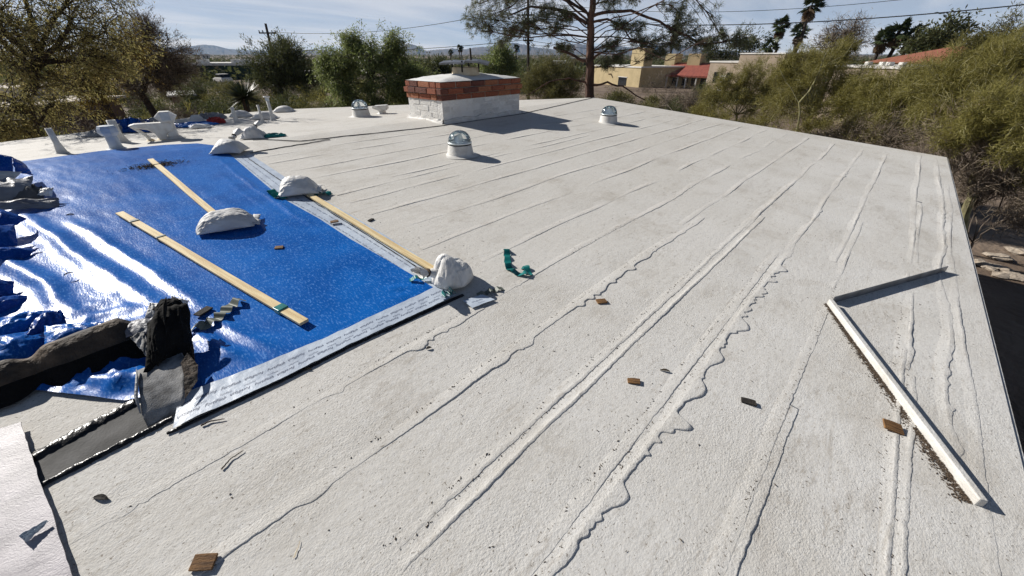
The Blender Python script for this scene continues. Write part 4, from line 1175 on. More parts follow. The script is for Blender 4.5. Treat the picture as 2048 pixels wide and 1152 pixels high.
for i in range(15):
    t = i / 14.0
    for j in range(12):
        v = -1 + 2 * j / 11
        w = 0.006 + 0.020 * t
        px_ = 0.030 - 0.070 * t; py_ = v * w
        vs.append((x + px_ * math.cos(0.35) - py_ * math.sin(0.35), y + px_ * math.sin(0.35) + py_ * math.cos(0.35), rz(x, y) + 0.042 + (0.006 if j % 2 else 0.0) * (0.4 + t) + 0.006 * fbm(i * 0.4, j * 0.7) + 0.004 * (1 - t)))
for i in range(14):
    for j in range(11):
        a = i * 12 + j; fs.append((a, a + 12, a + 13, a + 1))
m1.add(vs, fs); o = m1.build('foil_scrap', M['foil']); tag(o, 'pleated bluish foil scrap lying on the silver sheet', 'foil')

# ---- tape ribbons
def ribbon(name, label, P_, w, m, waves, amp, seed, base=0.006, cat='tape', tilt=0.0, group=None):
    n_ = 70; pl = polyline(P_, n_); vs, fs = [], []
    for i, p in enumerate(pl):
        q = pl[min(i + 1, n_)] - pl[max(i - 1, 0)]; q.normalize(); nr = Vector((-q.y, q.x)); t = i / n_
        zig = 0.5 - 0.5 * math.cos(t * waves * 2 * math.pi)
        ww = w * (1 + 0.12 * math.sin(t * 40 + seed))
        for s_ in (-0.5, 0.0, 0.5):
            px_, py_ = p.x + nr.x * ww * s_, p.y + nr.y * ww * s_
            vs.append((px_, py_, rz(px_, py_) + base + amp * zig * (1 + 0.6 * fbm(t * 5, seed)) + tilt * (s_ + 0.5) * w))
    for i in range(n_):
        for j in range(2):
            a = i * 3 + j; fs.append((a, a + 3, a + 4, a + 1))
    o = link(name, mesh(name, vs, fs), None, M[m])
    md = o.modifiers.new('thick', 'SOLIDIFY'); md.thickness = 0.0015
    return tag(o, label, cat, group)
ribbon('teal_tape', 'hooked teal tape strip lying on open white roof past the round sandbag', [(2.316, 2.229), (2.100, 2.005), (2.061, 1.910), (2.091, 1.831), (2.137, 1.799), (2.197, 1.885), (2.183, 1.919)], 0.055, 'teal', 6, 0.028, 1)
ribbon('teal_tape', 'teal tape piece poking onto the tarp from the round sandbag', [(1.352, 2.353), (1.440, 2.311), (1.533, 2.286)], 0.045, 'teal', 2, 0.02, 2, 0.03)
ribbon('teal_tape', 'short teal tape scrap below the round sandbag on the hem flashing', [(1.410, 2.017), (1.456, 2.010), (1.508, 1.997)], 0.06, 'teal', 2, 0.03, 3, 0.03)
ribbon('teal_tape', 'teal tape under the sandbag at the far board end, tarp side', [(1.280, 4.949), (1.269, 4.720), (1.322, 4.639)], 0.08, 'teal', 3, 0.03, 4, 0.02)
ribbon('teal_tape', 'teal tape under the sandbag at the far board end, roof side', [(1.607, 4.563), (1.709, 4.561), (1.747, 4.469)], 0.07, 'teal', 2, 0.03, 5, 0.01)
ribbon('grey_tape', 'strip of tape trailing from the sandbag shadow onto the lap ridge', [(1.624, 1.872), (1.745, 1.833), (1.834, 1.807)], 0.045, 'olive_tape', 3, 0.02, 6)
ribbon('curled_tape', 'wavy grey green tape strip curling over the tarp beside the flap', [(0.051, 2.802), (0.109, 2.761), (0.186, 2.792), (0.285, 2.883), (0.367, 2.918)], 0.070, 'olive_tape', 5, 0.022, 7, 0.03)

# ---- small chips, twigs and leaves
def chip(xy, L, W, rot, m, label, th=0.010, lift=0.003, tilt=0.0):
    x, y = xy
    m1 = MB(); r_ = random.Random(int(x * 977 + y * 311))
    pts_ = [(-L / 2, -W / 2), (L * 0.1, -W / 2 - 0.002), (L / 2, -W / 2 + r_.uniform(-.004, .004)), (L / 2 + r_.uniform(-.006, .006), W / 2), (0, W / 2 + 0.002), (-L / 2, W / 2 + r_.uniform(-.004, .004))]
    n_ = len(pts_)
    vs = [(a, b, 0) for a, b in pts_] + [(a, b, th) for a, b in pts_]
    m1.add(vs, [tuple(range(n_))[::-1], tuple(range(n_, 2 * n_))] + [(i, (i + 1) % n_, n_ + (i + 1) % n_, n_ + i) for i in range(n_)])
    o = m1.build('roofing_chip', M[m], None, bevel=0.0015); o.location = (x, y, rz(x, y) + lift); o.rotation_euler = (0.07 + tilt, tilt, rot)
    return tag(o, label, 'chip', 'chips scattered on the roof')
chip((-0.271, 1.298), 0.078, 0.050, R(-40), 'chip_wood', 'brown striped chip across the lap ridge ending by the silver sheet', tilt=0.08, lift=0.008)
chip((2.262, 1.175), 0.078, 0.048, R(-35), 'chip_wood', 'pale brown chip alone below the hooked teal tape')
chip((1.702, 0.605), 0.070, 0.038, R(-55), 'chip_wood', 'brown chip lying between the double ridge and the dripping ridge')
chip((2.424, -0.559), 0.092, 0.060, R(-70), 'chip_wood', 'large brown chip propped beside the long diverter batten', tilt=0.18, lift=0.012)
chip((2.041, 0.062), 0.078, 0.036, R(-70), 'chip_dark', 'black chip lying on clean roof uphill of the diverter')
chip((0.843, 3.543), 0.070, 0.045, R(-35), 'chip_wood', 'dark brown chip lying on open blue tarp between the boards', lift=0.016)
chip((1.428, 3.729), 0.075, 0.045, R(-20), 'chip_wood', 'brown chip on the hem of the tarp beside the flashing board', lift=0.022)
chip((1.733, 3.580), 0.07, 0.03, R(20), 'chip_dark', 'small dark chip at the roof side of the long flashing')
chip((0.141, 2.935), 0.10, 0.05, R(30), 'chip_dark', 'dark chip between the black flap and the wavy tape', lift=0.03)
def twig(P_, r_, label, m='twig', cat='twig', name='twig'):
    m1 = MB(); pl = polyline(P_, 12)
    m1.tube([(p.x, p.y + 0.004 * fbm(i * 0.7, r_ * 900), rz(p.x, p.y) + r_ + 0.003 + 0.004 * abs(fbm(i * .5, 4))) for i, p in enumerate(pl)], [r_ * (1 - 0.5 * i / 12) for i in range(13)], 5)
    o = m1.build(name, M[m]); return tag(o, label, cat)
twig([(-0.117, 1.974), (-0.082, 1.972), (-0.026, 1.938)], 0.0045, 'dark bent twig lying near the flashing corner')
twig([(-0.117, 1.658), (-0.075, 1.683), (-0.020, 1.688)], 0.0035, 'thin twig beside the lap ridge near the silver sheet')
twig([(-0.041, 1.083), (-0.014, 1.110), (0.000, 1.126)], 0.0015, 'hair thin pale stem on the bare roof', 'pine_wood')
def leaf(xy, L, W, rot, label, m='leaf_dry', lift=0.004):
    x, y = xy; vs, fs = [], []
    for i in range(9):
        t = i / 8; w = W * math.sin(math.pi * min(0.97, t * 0.9 + 0.07)) * 0.5
        for s_ in (-1, 0, 1): vs.append((L * (t - .5) , s_ * w + 0.04 * L * math.sin(t * 3), 0.004 * abs(s_) + 0.006 * math.sin(t * 3.1) ))
    for i in range(8):
        for j in range(2): a = i * 3 + j; fs.append((a, a + 3, a + 4, a + 1))
    o = link('dry_leaf', mesh('dry_leaf', vs, fs), None, M[m]); o.location = (x, y, rz(x, y) + lift); o.rotation_euler = (0.07, 0, rot)
    md = o.modifiers.new('thick', 'SOLIDIFY'); md.thickness = 0.002
    return tag(o, label, 'leaf', 'dry leaves on the roof')
leaf((-0.493, 1.857), 0.070, 0.022, R(-55), 'dark curled leaf near the edge of the silver sheet', 'chip_dark')
leaf((1.922, 0.509), 0.058, 0.016, R(-60), 'narrow olive leaf uphill of the dripping ridge')
leaf((0.398, 1.999), 0.07, 0.014, R(-50), 'thin dry leaf lying just off the hem flashing')
leaf((1.011, 1.656), 0.035, 0.02, R(-20), 'tiny dark curled leaf on the roof near the hem flashing', 'chip_dark')
leaf((-0.313, 5.437), 0.06, 0.02, R(-20), 'small dark leaf on the upper tarp', 'chip_dark', 0.016)
leaf((-0.412, 4.028), 0.05, 0.015, R(20), 'small dark leaf on the glossy tarp folds', 'chip_dark', 0.05)

# dirt washed down onto the tarp around the upper board end
r = random.Random(61); c0 = (0.562, 6.742)
spots = [(c0[0] + r.gauss(0, 0.13) , c0[1] + r.gauss(0, 0.07)) for _ in range(900)]
o = crumbs('dirt_smear', spots, 0.010, M['debris'], tarp, seed=10, lift=0.020)

# ================================================================ the setting
M['ground'] = mat('desert_soil', (0.20, 0.150, 0.110), (0.12, 0.085, 0.06), 0.35, 0.95, 0.8, 5.0, detail=10, bdist=0.08)
M['rock'] = mat('pale_rock', (0.42, 0.36, 0.29), (0.28, 0.23, 0.18), 5, 0.9, 0.6, 20)
M['mount'] = mat('mountain_rock', (0.16, 0.125, 0.105), (0.10, 0.085, 0.07), 0.004, 0.95, 0.0)
def gz(x, y):
    d = math.hypot(x - 3, y - 3)
    return GROUND + 0.10 * fbm(x * 0.15, y * 0.15, 1.0) * min(1.0, max(0.0, (d - 14) / 10)) - 2.2 * min(1.0, max(0.0, (d - 60) / 400))
vs, fs = [(3.0, 3.0, GROUND)], []
rads = [1.5 * 1.13 ** i for i in range(78)]
na = 120
for rd in rads:
    for k in range(na):
        a = 2 * math.pi * k / na; x, y = 3 + rd * math.cos(a), 3 + rd * math.sin(a); vs.append((x, y, gz(x, y)))
for k in range(na): fs.append((0, 1 + k, 1 + (k + 1) % na))
for i in range(len(rads) - 1):
    for k in range(na):
        a, b = 1 + i * na + k, 1 + i * na + (k + 1) % na; fs.append((a, a + na, b + na, b))
tag(link('ground', mesh('ground', vs, fs), None, M['ground'], True), kind='structure')

def range_of_hills(name, pts, depth, dist, seed, rough, foot):
    prof = sorted((math.degrees(math.atan2(p[0], p[1])), p[2] - EYE) for p in pts)
    az = [a for a, h in prof]; hs = [h for a, h in prof]
    na_, nr_ = 420, 14
    vs, fs = [], []
    a0, a1 = az[0], az[-1]
    for j in range(nr_ + 1):
        t = j / nr_
        for i in range(na_ + 1):
            a = a0 + (a1 - a0) * i / na_
            h = float(np.interp(a, az, hs)); rd = dist + depth * (t - 0.55)
            ridge = max(0.0, 1 - abs(t - 0.55) / 0.55) ** 0.9
            x, y = rd * math.sin(math.radians(a)), rd * math.cos(math.radians(a))
            k = 1 + rough * fbm(a * 1.1, t * 5.0, seed) + rough * 0.5 * fbm(a * 4.0, t * 9.0, seed + 2)
            gul = abs(fbm(a * 2.2 + seed, t * 2.5, seed + 4))
            z = foot + (h - foot) * ridge * (k if j != 8 else 1 + 0.35 * rough * fbm(a * 5.0, 0.3, seed)) - (h * 0.25 * gul if j < 7 else 0)
            vs.append((x, y, max(foot - 2, z)))
    for j in range(nr_):
        for i in range(na_):
            q = j * (na_ + 1) + i; fs.append((q, q + 1, q + na_ + 2, q + na_ + 1))
    tag(link(name, mesh(name, vs, fs), None, M['mount'], True), kind='structure')
range_of_hills('mountains', [(2404.9, 7104.0, -23.409), (2598.6, 7035.4, 8.049), (2793.0, 6960.5, 33.803), (2979.6, 6882.7, 72.949), (3053.5, 6850.3, 60.332), (3435.8, 6666.7, 28.418), (3964.0, 6366.8, 49.578), (4121.3, 6266.2, 104.5), (4224.1, 6197.3, 152.4), (4311.6, 6136.8, 125.7), (4420.4, 6058.9, 50.397), (4614.5, 5912.4, 71.544), (4773.4, 5784.9, 85.747), (4896.9, 5680.7, 65.007), (5051.7, 5543.5, 100.2), (5261.1, 5345.2, 121.3), (5406.0, 5198.5, 156.2), (5518.6, 5078.9, 170.1), (5693.9, 4881.5, 114.4), (5789.7, 4767.6, 93.304), (5943.8, 4573.9, 72.103), (6063.3, 4414.4, 141.3), (6179.2, 4250.5, 154.5), (6292.9, 4080.4, 112.7), (6478.7, 3778.3, 125.3), (6632.0, 3502.3, 90.283), (6764.4, 3239.3, 142.5), (6840.4, 3075.6, 167.6), (6915.8, 2902.0, 133.7), (7026.0, 2623.9, 73.518), (7201.3, 2095.4, 33.359), (7376.2, 1357.3, 7.690), (7457.7, 795.7, -9.688)], 2600, 7500, 3.0, 0.16, -8)
range_of_hills('mountains', [(16.842, 11500.0, 9.145), (940.1, 11461.5, 65.925), (1915.3, 11339.4, 104.9), (2375.4, 11252.0, 152.0), (2551.4, 11213.4, 180.1), (2758.3, 11164.3, 164.4), (2955.5, 11113.7, 102.7), (3349.8, 11001.3, 76.864), (3902.0, 10817.8, 59.718), (4666.8, 10510.5, 21.747), (5456.7, 10122.9, -29.350)], 2800, 11500, 6.0, 0.08, -8)

# ---------------------------------------------------------------- vegetation
def foreach_mesh(name, V, nper):
    """V: (N*nper, 3) array, one face per nper verts"""
    V = np.asarray(V, dtype=np.float32); n = len(V) // nper
    me = bpy.data.meshes.new(name)
    me.vertices.add(n * nper); me.loops.add(n * nper); me.polygons.add(n)
    me.vertices.foreach_set('co', V.ravel())
    me.loops.foreach_set('vertex_index', np.arange(n * nper, dtype=np.int32))
    me.polygons.foreach_set('loop_start', np.arange(0, n * nper, nper, dtype=np.int32))
    me.update(calc_edges=True)
    return me

def leaves(P_, Dr, ln, wd, rng, jit=0.6, tri=False):
    n = len(P_)
    d = Dr + rng.normal(0, jit, (n, 3)); d /= np.linalg.norm(d, axis=1)[:, None] + 1e-9
    s = np.cross(d, rng.normal(0, 1, (n, 3))); s /= np.linalg.norm(s, axis=1)[:, None] + 1e-9
    L = (ln * rng.uniform(0.6, 1.3, n))[:, None]; W = (wd * rng.uniform(0.7, 1.3, n))[:, None]
    if tri:
        V = np.stack([P_ - s * W * 0.5, P_ + s * W * 0.5, P_ + d * L], 1)
        return V.reshape(-1, 3), 3
    V = np.stack([P_, P_ + d * L * 0.5 + s * W * 0.5, P_ + d * L, P_ + d * L * 0.5 - s * W * 0.5], 1)
    return V.reshape(-1, 3), 4

class Wood:
    def __init__(self): self.v, self.f = [], []
    def tube(self, pts, r0, r1, n=5):
        pts = np.asarray(pts, float); m = len(pts)
        d = np.gradient(pts, axis=0); d /= np.linalg.norm(d, axis=1)[:, None] + 1e-9
        ref = np.where(np.abs(d[:, 2:3]) < 0.9, np.array([[0, 0, 1.0]]), np.array([[1.0, 0, 0]]))
        u = np.cross(d, ref); u /= np.linalg.norm(u, axis=1)[:, None] + 1e-9; w = np.cross(d, u)
        rad = np.linspace(r0, r1, m); a = np.arange(n) * 2 * math.pi / n
        ring = pts[:, None, :] + (u[:, None, :] * np.cos(a)[None, :, None] + w[:, None, :] * np.sin(a)[None, :, None]) * rad[:, None, None]
        k = len(self.v); self.v += ring.reshape(-1, 3).tolist()
        for i in range(m - 1):
            for j in range(n):
                p, q = k + i * n + j, k + i * n + (j + 1) % n; self.f.append((p, q, q + n, p + n))
    def mesh(self, name): return mesh(name, self.v, self.f)

def curve(a, b, n, bend, rng, lift=0.0):
    a, b = np.asarray(a, float), np.asarray(b, float); t = np.linspace(0, 1, n)[:, None]
    L = np.linalg.norm(b - a); m = rng.normal(0, bend * L, 3); m[2] += lift * L
    p = a * (1 - t) + b * t + np.sin(math.pi * t) * m
    p[1:-1] += rng.normal(0, 0.02 * L, (n - 2, 3)) if n > 2 else 0
    return p

def tree(name, label, cat, trunk, clumps, r0, bark, leafm, per=26, small=5, nl=26, ln=0.06, wd=0.018, jit=0.7, spread=0.07, droop=0.0, up=0.0, group=None,
         seed=1, limbs=None, twig_r=0.006, leaf_frac=1.0, sides=6, shell=0.75, crown_name='crown', tri=False, twig_len=0.35):
    """trunk: points from the ground up; clumps: (centre, radius) the foliage masses; limbs grow from the trunk to each clump"""
    rng = np.random.default_rng(seed)
    base = np.asarray(trunk[0], float)
    root = empty(name, tuple(base), 0, label, cat, group)
    W = Wood(); T = np.asarray(trunk, float) - base
    tp = []
    for a, b in zip(T[:-1], T[1:]): tp += list(curve(a, b, 5, 0.03, rng))[:-1]
    tp.append(T[-1]); tp = np.array(tp)
    W.tube(tp, r0, r0 * 0.45, 8)
    for (pl, ra, rb_) in (limbs or []):
        q = np.asarray(pl, float) - base; full = []
        for a, b in zip(q[:-1], q[1:]): full += list(curve(a, b, 4, 0.03, rng))[:-1]
        full.append(q[-1]); W.tube(np.array(full), ra, rb_, 6)
    LP, LD = [], []
    for (c, rad) in clumps:
        c = np.asarray(c, float) - base
        R3 = np.asarray(rad if isinstance(rad, (tuple, list)) else (rad, rad, rad), float)
        # nearest sensible start on the trunk, below the clump
        cand = tp[len(tp) // 3:]; pen = np.linalg.norm(cand - c, axis=1) + 1.2 * np.maximum(0, cand[:, 2] - c[2] + 0.2)
        s0 = cand[int(np.argmin(pen))]
        lim = curve(s0, c, 7, 0.10, rng, 0.06)
        W.tube(lim, max(twig_r * 2.2, r0 * 0.36 * min(1.2, R3.mean())), twig_r * 1.6, sides)
        for k in range(per):
            v = rng.normal(0, 1, 3); v /= np.linalg.norm(v); v *= rng.uniform(0.25, 1.0) ** (1 - shell) if shell < 1 else 1.0
            v *= 1 + 0.22 * rng.normal()
            e = c + v * R3
            st = lim[rng.integers(3, 7)]
            br = curve(st, e, 5, 0.12, rng, 0.05)
            W.tube(br, twig_r * 1.3, twig_r * 0.5, 3)
            for q in range(small):
                p0 = br[rng.integers(1, 5)]; dv = (e - st); L = np.linalg.norm(dv) + 1e-6
                dd_ = dv / L + rng.normal(0, 0.75, 3); dd_[2] += up - droop; dd_ /= np.linalg.norm(dd_)
                p1 = p0 + dd_ * R3.mean() * twig_len * rng.uniform(0.5, 1.3)
                tw = curve(p0, p1, 3, 0.10, rng)
                W.tube(tw, twig_r * 0.6, twig_r * 0.3, 3)
                if rng.random() < leaf_frac:
                    t = rng.uniform(0.1, 1.1, nl)[:, None]
                    LP.append(p0 * (1 - t) + p1 * t + rng.normal(0, spread, (nl, 3)))
                    ld = np.repeat(dd_[None], nl, 0); ld[:, 2] += up - droop; LD.append(ld)
    link('trunk', W.mesh('trunk'), root, M[bark])
    if LP:
        V, npf = leaves(np.concatenate(LP), np.concatenate(LD), ln, wd, rng, jit, tri)
        link(crown_name, foreach_mesh(crown_name, V, npf), root, M[leafm])
    return root

M['bark_dark'] = mat('dark_bark', (0.045, 0.034, 0.026), (0.025, 0.019, 0.015), 8, 0.95)
M['bark_red'] = mat('reddish_pine_bark', (0.125, 0.070, 0.050), (0.045, 0.030, 0.024), 5, 0.95, 0.9, 12, stretch=(1, 1, 0.35), bdist=0.05)
M['bark_green'] = mat('green_palo_bark', (0.30, 0.28, 0.14), (0.17, 0.155, 0.08), 5, 0.8)
M['bark_grey'] = mat('grey_twigs', (0.19, 0.155, 0.125), (0.10, 0.08, 0.065), 3, 0.9)
M['lf_mesq'] = mat('mesquite_leaves', (0.19, 0.185, 0.065), (0.33, 0.27, 0.11), rough=0.7, island=True, trans=0.5)
M['lf_gold'] = mat('yellowing_leaves', (0.22, 0.15, 0.035), (0.13, 0.11, 0.03), rough=0.7, island=True, trans=0.35)
M['lf_green'] = mat('willow_green_leaves', (0.12, 0.16, 0.045), (0.26, 0.29, 0.11), rough=0.45, island=True, trans=0.55)
M['lf_dark'] = mat('dark_scrub_leaves', (0.055, 0.068, 0.024), (0.115, 0.120, 0.045), rough=0.75, island=True, trans=0.35)
M['lf_olive'] = mat('olive_scrub_leaves', (0.10, 0.10, 0.030), (0.17, 0.155, 0.055), rough=0.75, island=True, trans=0.4)
M['lf_palo'] = mat('palo_verde_stems', (0.165, 0.155, 0.034), (0.30, 0.265, 0.08), rough=0.65, island=True, trans=0.4)
M['lf_pine'] = mat('pine_needles', (0.10, 0.12, 0.055), (0.23, 0.24, 0.14), rough=0.45, island=True, trans=0.35)
M['lf_grey'] = mat('dry_brush', (0.15, 0.115, 0.080), (0.24, 0.195, 0.145), rough=0.9, island=True, trans=0.1)
M['lf_palm'] = mat('palm_fronds', (0.030, 0.045, 0.016), (0.07, 0.09, 0.035), rough=0.5, island=True, trans=0.15)
M['lf_skirt'] = mat('dead_palm_fronds', (0.15, 0.10, 0.055), (0.08, 0.055, 0.032), rough=0.9, island=True)
M['lf_yucca'] = mat('yucca_blades', (0.028, 0.042, 0.022), (0.055, 0.075, 0.04), rough=0.45, island=True)

def ga(p): return (p[0], p[1], gz(p[0], p[1]) - 0.05)

# big mesquite past the corner
tree('mesquite_tree', 'spreading olive mesquite tree overhanging the shaded roof corner', 'tree',
     [ga((-0.812, 14.978, 0.014)), (-0.504, 14.992, 0.792), (0.083, 15.000, 1.582)],
     [((0.131, 14.999, 2.295), 1.0), ((0.975, 14.968, 2.426), 1.05), ((1.495, 14.925, 2.179), 0.75), ((-0.171, 14.499, 1.446), 1.0), ((0.679, 14.985, 1.629), 0.9), ((-0.698, 14.483, 0.687), 0.8), ((-0.015, 16.000, 0.638), 0.7), ((1.437, 15.433, 1.623), 0.55),
      ((0.808, 14.978, 3.141), 1.1), ((1.670, 14.907, 3.081), 0.8), ((-0.637, 13.985, 1.769), 1.1), ((-0.185, 13.999, 2.608), 1.2), ((-1.023, 13.963, 0.264), 0.55), ((0.933, 15.973, 1.227), 0.5)],
     0.20, 'bark_dark', 'lf_mesq', per=24, small=6, nl=17, ln=0.075, wd=0.020, spread=0.06, droop=0.25, seed=11, twig_r=0.010, shell=0.5)
tree('mesquite_tree', 'yellowing mesquite tree leaning between the olive mesquite and the bare one', 'tree',
     [ga((0.876, 18.980, -0.292)), (1.052, 18.971, 0.437), (1.563, 18.936, 1.403)],
     [((2.154, 18.878, 2.144), 0.8), ((1.336, 18.953, 1.132), 0.8), ((0.808, 17.982, 0.718), 0.55), ((2.266, 19.368, 1.672), 0.6), ((0.602, 17.990, 0.990), 0.5)],
     0.14, 'bark_dark', 'lf_gold', per=20, small=5, nl=15, ln=0.10, wd=0.025, spread=0.10, droop=0.25, seed=12, twig_r=0.011, shell=0.55)
tree('bare_mesquite', 'mostly leafless grey mesquite with fine upright twigs', 'tree',
     [ga((2.171, 21.893, -0.392)), (2.405, 21.868, 0.339), (2.810, 21.820, 1.009)],
     [((3.285, 21.753, 2.071), 1.0), ((3.838, 21.663, 1.750), 0.9), ((3.215, 21.764, 1.168), 0.9), ((2.665, 21.838, 1.507), 0.8), ((3.979, 22.145, 1.143), 0.7), ((3.362, 21.742, 0.646), 0.6), ((2.171, 21.893, 0.608), 0.6), ((3.319, 21.748, 2.542), 0.5)],
     0.16, 'bark_dark', 'lf_grey', per=34, small=8, nl=9, ln=0.16, wd=0.016, spread=0.06, up=0.25, seed=13, twig_r=0.010, shell=0.5, crown_name='twigs', tri=True)
# round green bush-tree
tree('willow_bush', 'big rounded leafy green bush behind the brick chimney', 'tree',
     [ga((13.025, 23.651, -0.800)), (13.088, 23.616, -0.396), (13.252, 23.524, 0.649)],
     [((12.097, 24.138, 1.604), 1.15), ((13.447, 23.413, 1.895), 1.2), ((14.709, 22.642, 1.600), 1.05), ((15.436, 22.153, 0.622), 0.75), ((11.352, 24.498, 0.479), 0.95), ((12.771, 22.991, 0.554), 1.4), ((14.272, 22.329, 0.265), 1.1), ((11.470, 23.889, -0.522), 1.0), ((12.905, 22.571, -0.720), 1.1), ((12.456, 23.955, 2.271), 0.5), ((14.500, 22.776, 2.190), 0.55), ((11.444, 25.006, 1.409), 0.6), ((14.677, 22.064, -0.404), 0.8)],
     0.2, 'bark_dark', 'lf_green', per=30, small=6, nl=20, ln=0.17, wd=0.036, spread=0.12, droop=0.55, seed=14, twig_r=0.012, shell=0.6)
tree('dark_thicket', 'dark twiggy thicket growing around the utility pole', 'tree',
     [ga((13.403, 39.804, -1.316)), (13.602, 39.736, -0.559), (14.059, 39.577, 0.912)],
     [((13.467, 39.783, 0.919), 1.7), ((14.784, 39.312, 1.269), 1.7), ((14.786, 40.378, 1.990), 1.1), ((15.316, 39.108, 0.529), 1.5), ((12.526, 40.089, 0.028), 1.5), ((13.849, 38.590, -0.337), 1.8), ((15.637, 38.981, -0.425), 1.4)],
     0.2, 'bark_dark', 'lf_dark', per=30, small=6, nl=14, ln=0.26, wd=0.05, spread=0.16, up=0.2, seed=15, twig_r=0.02, shell=0.55)
tree('round_tree', 'rounded bright green tree standing just past the chimney cap', 'tree',
     [ga((41.323, 40.699, -0.667)), (41.330, 40.692, -0.093), (41.340, 40.682, 0.756)],
     [((40.888, 41.136, 1.147), 1.7), ((41.885, 40.120, 1.147), 1.6), ((41.350, 40.671, 1.700), 1.2), ((40.407, 41.609, 0.193), 1.6), ((42.239, 39.747, 0.021), 1.6), ((40.616, 39.992, -0.174), 1.8)],
     0.2, 'bark_dark', 'lf_green', per=26, small=6, nl=12, ln=0.30, wd=0.08, spread=0.2, seed=16, twig_r=0.02, shell=0.6)
tree('palo_verde', 'low wispy palo verde beside the tall utility pole', 'tree',
     [ga((24.563, 18.912, -0.981)), (24.547, 18.933, -0.499), (24.526, 18.960, 0.131)],
     [((23.966, 19.663, 0.591), 1.2), ((24.821, 18.572, 0.747), 1.2), ((24.314, 19.231, -0.027), 1.2), ((25.357, 17.833, 0.139), 1.1), ((23.577, 20.128, -0.347), 1.0), ((24.270, 17.635, -0.421), 1.1), ((23.760, 18.315, -0.582), 1.0)],
     0.10, 'bark_green', 'lf_olive', per=30, small=7, nl=14, ln=0.28, wd=0.020, spread=0.10, up=0.35, seed=17, twig_r=0.010, shell=0.5, tri=True)

# pine beyond the roof peak
tree('pine_tree', 'tall pine with reddish trunk and sparse drooping limbs past the roof peak', 'tree',
     [ga((13.458, 8.653, 0.166)), (13.454, 8.659, 0.415), (13.392, 8.755, 1.519), (13.370, 8.788, 2.399), (13.359, 8.806, 3.221), (13.325, 8.857, 4.361)],
     [((10.883, 11.729, 2.378), 0.42), ((11.240, 11.387, 2.832), 0.55), ((11.631, 10.987, 2.480), 0.40), ((10.944, 11.672, 3.131), 0.5), ((11.540, 11.083, 3.135), 0.45), ((10.746, 11.855, 2.759), 0.32), ((12.002, 10.581, 2.551), 0.34), ((12.483, 10.009, 3.036), 0.32), ((12.278, 10.259, 2.691), 0.34), ((12.609, 9.850, 2.377), 0.30), ((11.993, 10.591, 3.309), 0.55), ((12.850, 9.533, 2.798), 0.26), ((11.412, 11.215, 2.118), 0.22),
      ((14.297, 5.988, 2.474), 0.38), ((14.239, 6.124, 2.758), 0.30), ((14.503, 5.468, 2.180), 0.36), ((14.681, 4.973, 2.224), 0.26), ((14.846, 4.455, 2.139), 0.30), ((14.575, 5.274, 1.914), 0.24), ((14.246, 6.108, 1.973), 0.22), ((13.974, 7.373, 2.348), 0.30), ((14.126, 7.078, 1.984), 0.24), ((13.605, 8.034, 1.989), 0.26), ((13.731, 7.816, 2.518), 0.26),
      ((13.736, 8.206, 3.208), 0.40), ((14.027, 7.698, 3.299), 0.35), ((13.391, 8.757, 3.990), 0.9), ((12.707, 9.723, 3.887), 0.7), ((13.991, 7.763, 3.955), 0.7), ((13.555, 8.118, 1.448), 0.22), ((13.753, 7.778, 1.642), 0.22), ((12.784, 9.621, 1.895), 0.16), ((14.247, 6.596, 1.742), 0.18)],
     0.185, 'bark_red', 'lf_pine', per=15, small=6, nl=17, ln=0.105, wd=0.013, spread=0.030, jit=0.9, seed=18, twig_r=0.007, shell=0.5, tri=True, twig_len=0.5, droop=0.2,
     limbs=[([(13.287, 8.914, 2.569), (13.046, 9.264, 2.823), (12.640, 9.810, 2.993), (12.106, 10.461, 3.066), (11.655, 10.962, 2.833)], 0.065, 0.025),
            ([(13.384, 8.767, 2.789), (13.632, 8.377, 2.892), (13.835, 7.631, 2.904), (14.074, 6.728, 2.597), (14.217, 6.174, 2.321), (14.536, 5.381, 1.968), (14.860, 4.409, 2.063)], 0.06, 0.018),
            ([(13.394, 8.752, 2.623), (13.645, 8.356, 2.700), (13.796, 7.904, 2.496), (13.895, 7.522, 2.100), (14.171, 6.758, 1.855)], 0.045, 0.014),
            ([(13.365, 8.796, 1.489), (13.103, 9.182, 1.640), (12.647, 9.801, 1.895)], 0.055, 0.040), ([(13.457, 8.656, 1.550), (13.575, 8.278, 1.788), (13.721, 7.835, 2.102)], 0.040, 0.020),
            ([(13.383, 8.769, 0.819), (12.870, 9.166, 0.967), (12.289, 9.609, 0.863), (11.600, 10.130, 0.411)], 0.040, 0.016), ([(13.503, 8.582, 0.741), (13.593, 8.054, 0.853), (13.682, 7.495, 0.747), (13.878, 6.675, 0.345)], 0.045, 0.018),
            ([(13.313, 8.874, 2.749), (13.178, 9.075, 3.025), (12.925, 9.432, 3.338)], 0.05, 0.02), ([(13.293, 8.905, 2.113), (13.076, 9.220, 2.187), (12.833, 9.555, 1.969)], 0.014, 0.006), ([(13.381, 8.772, 1.212), (13.161, 8.921, 0.822), (12.896, 9.129, 0.389)], 0.014, 0.006)])

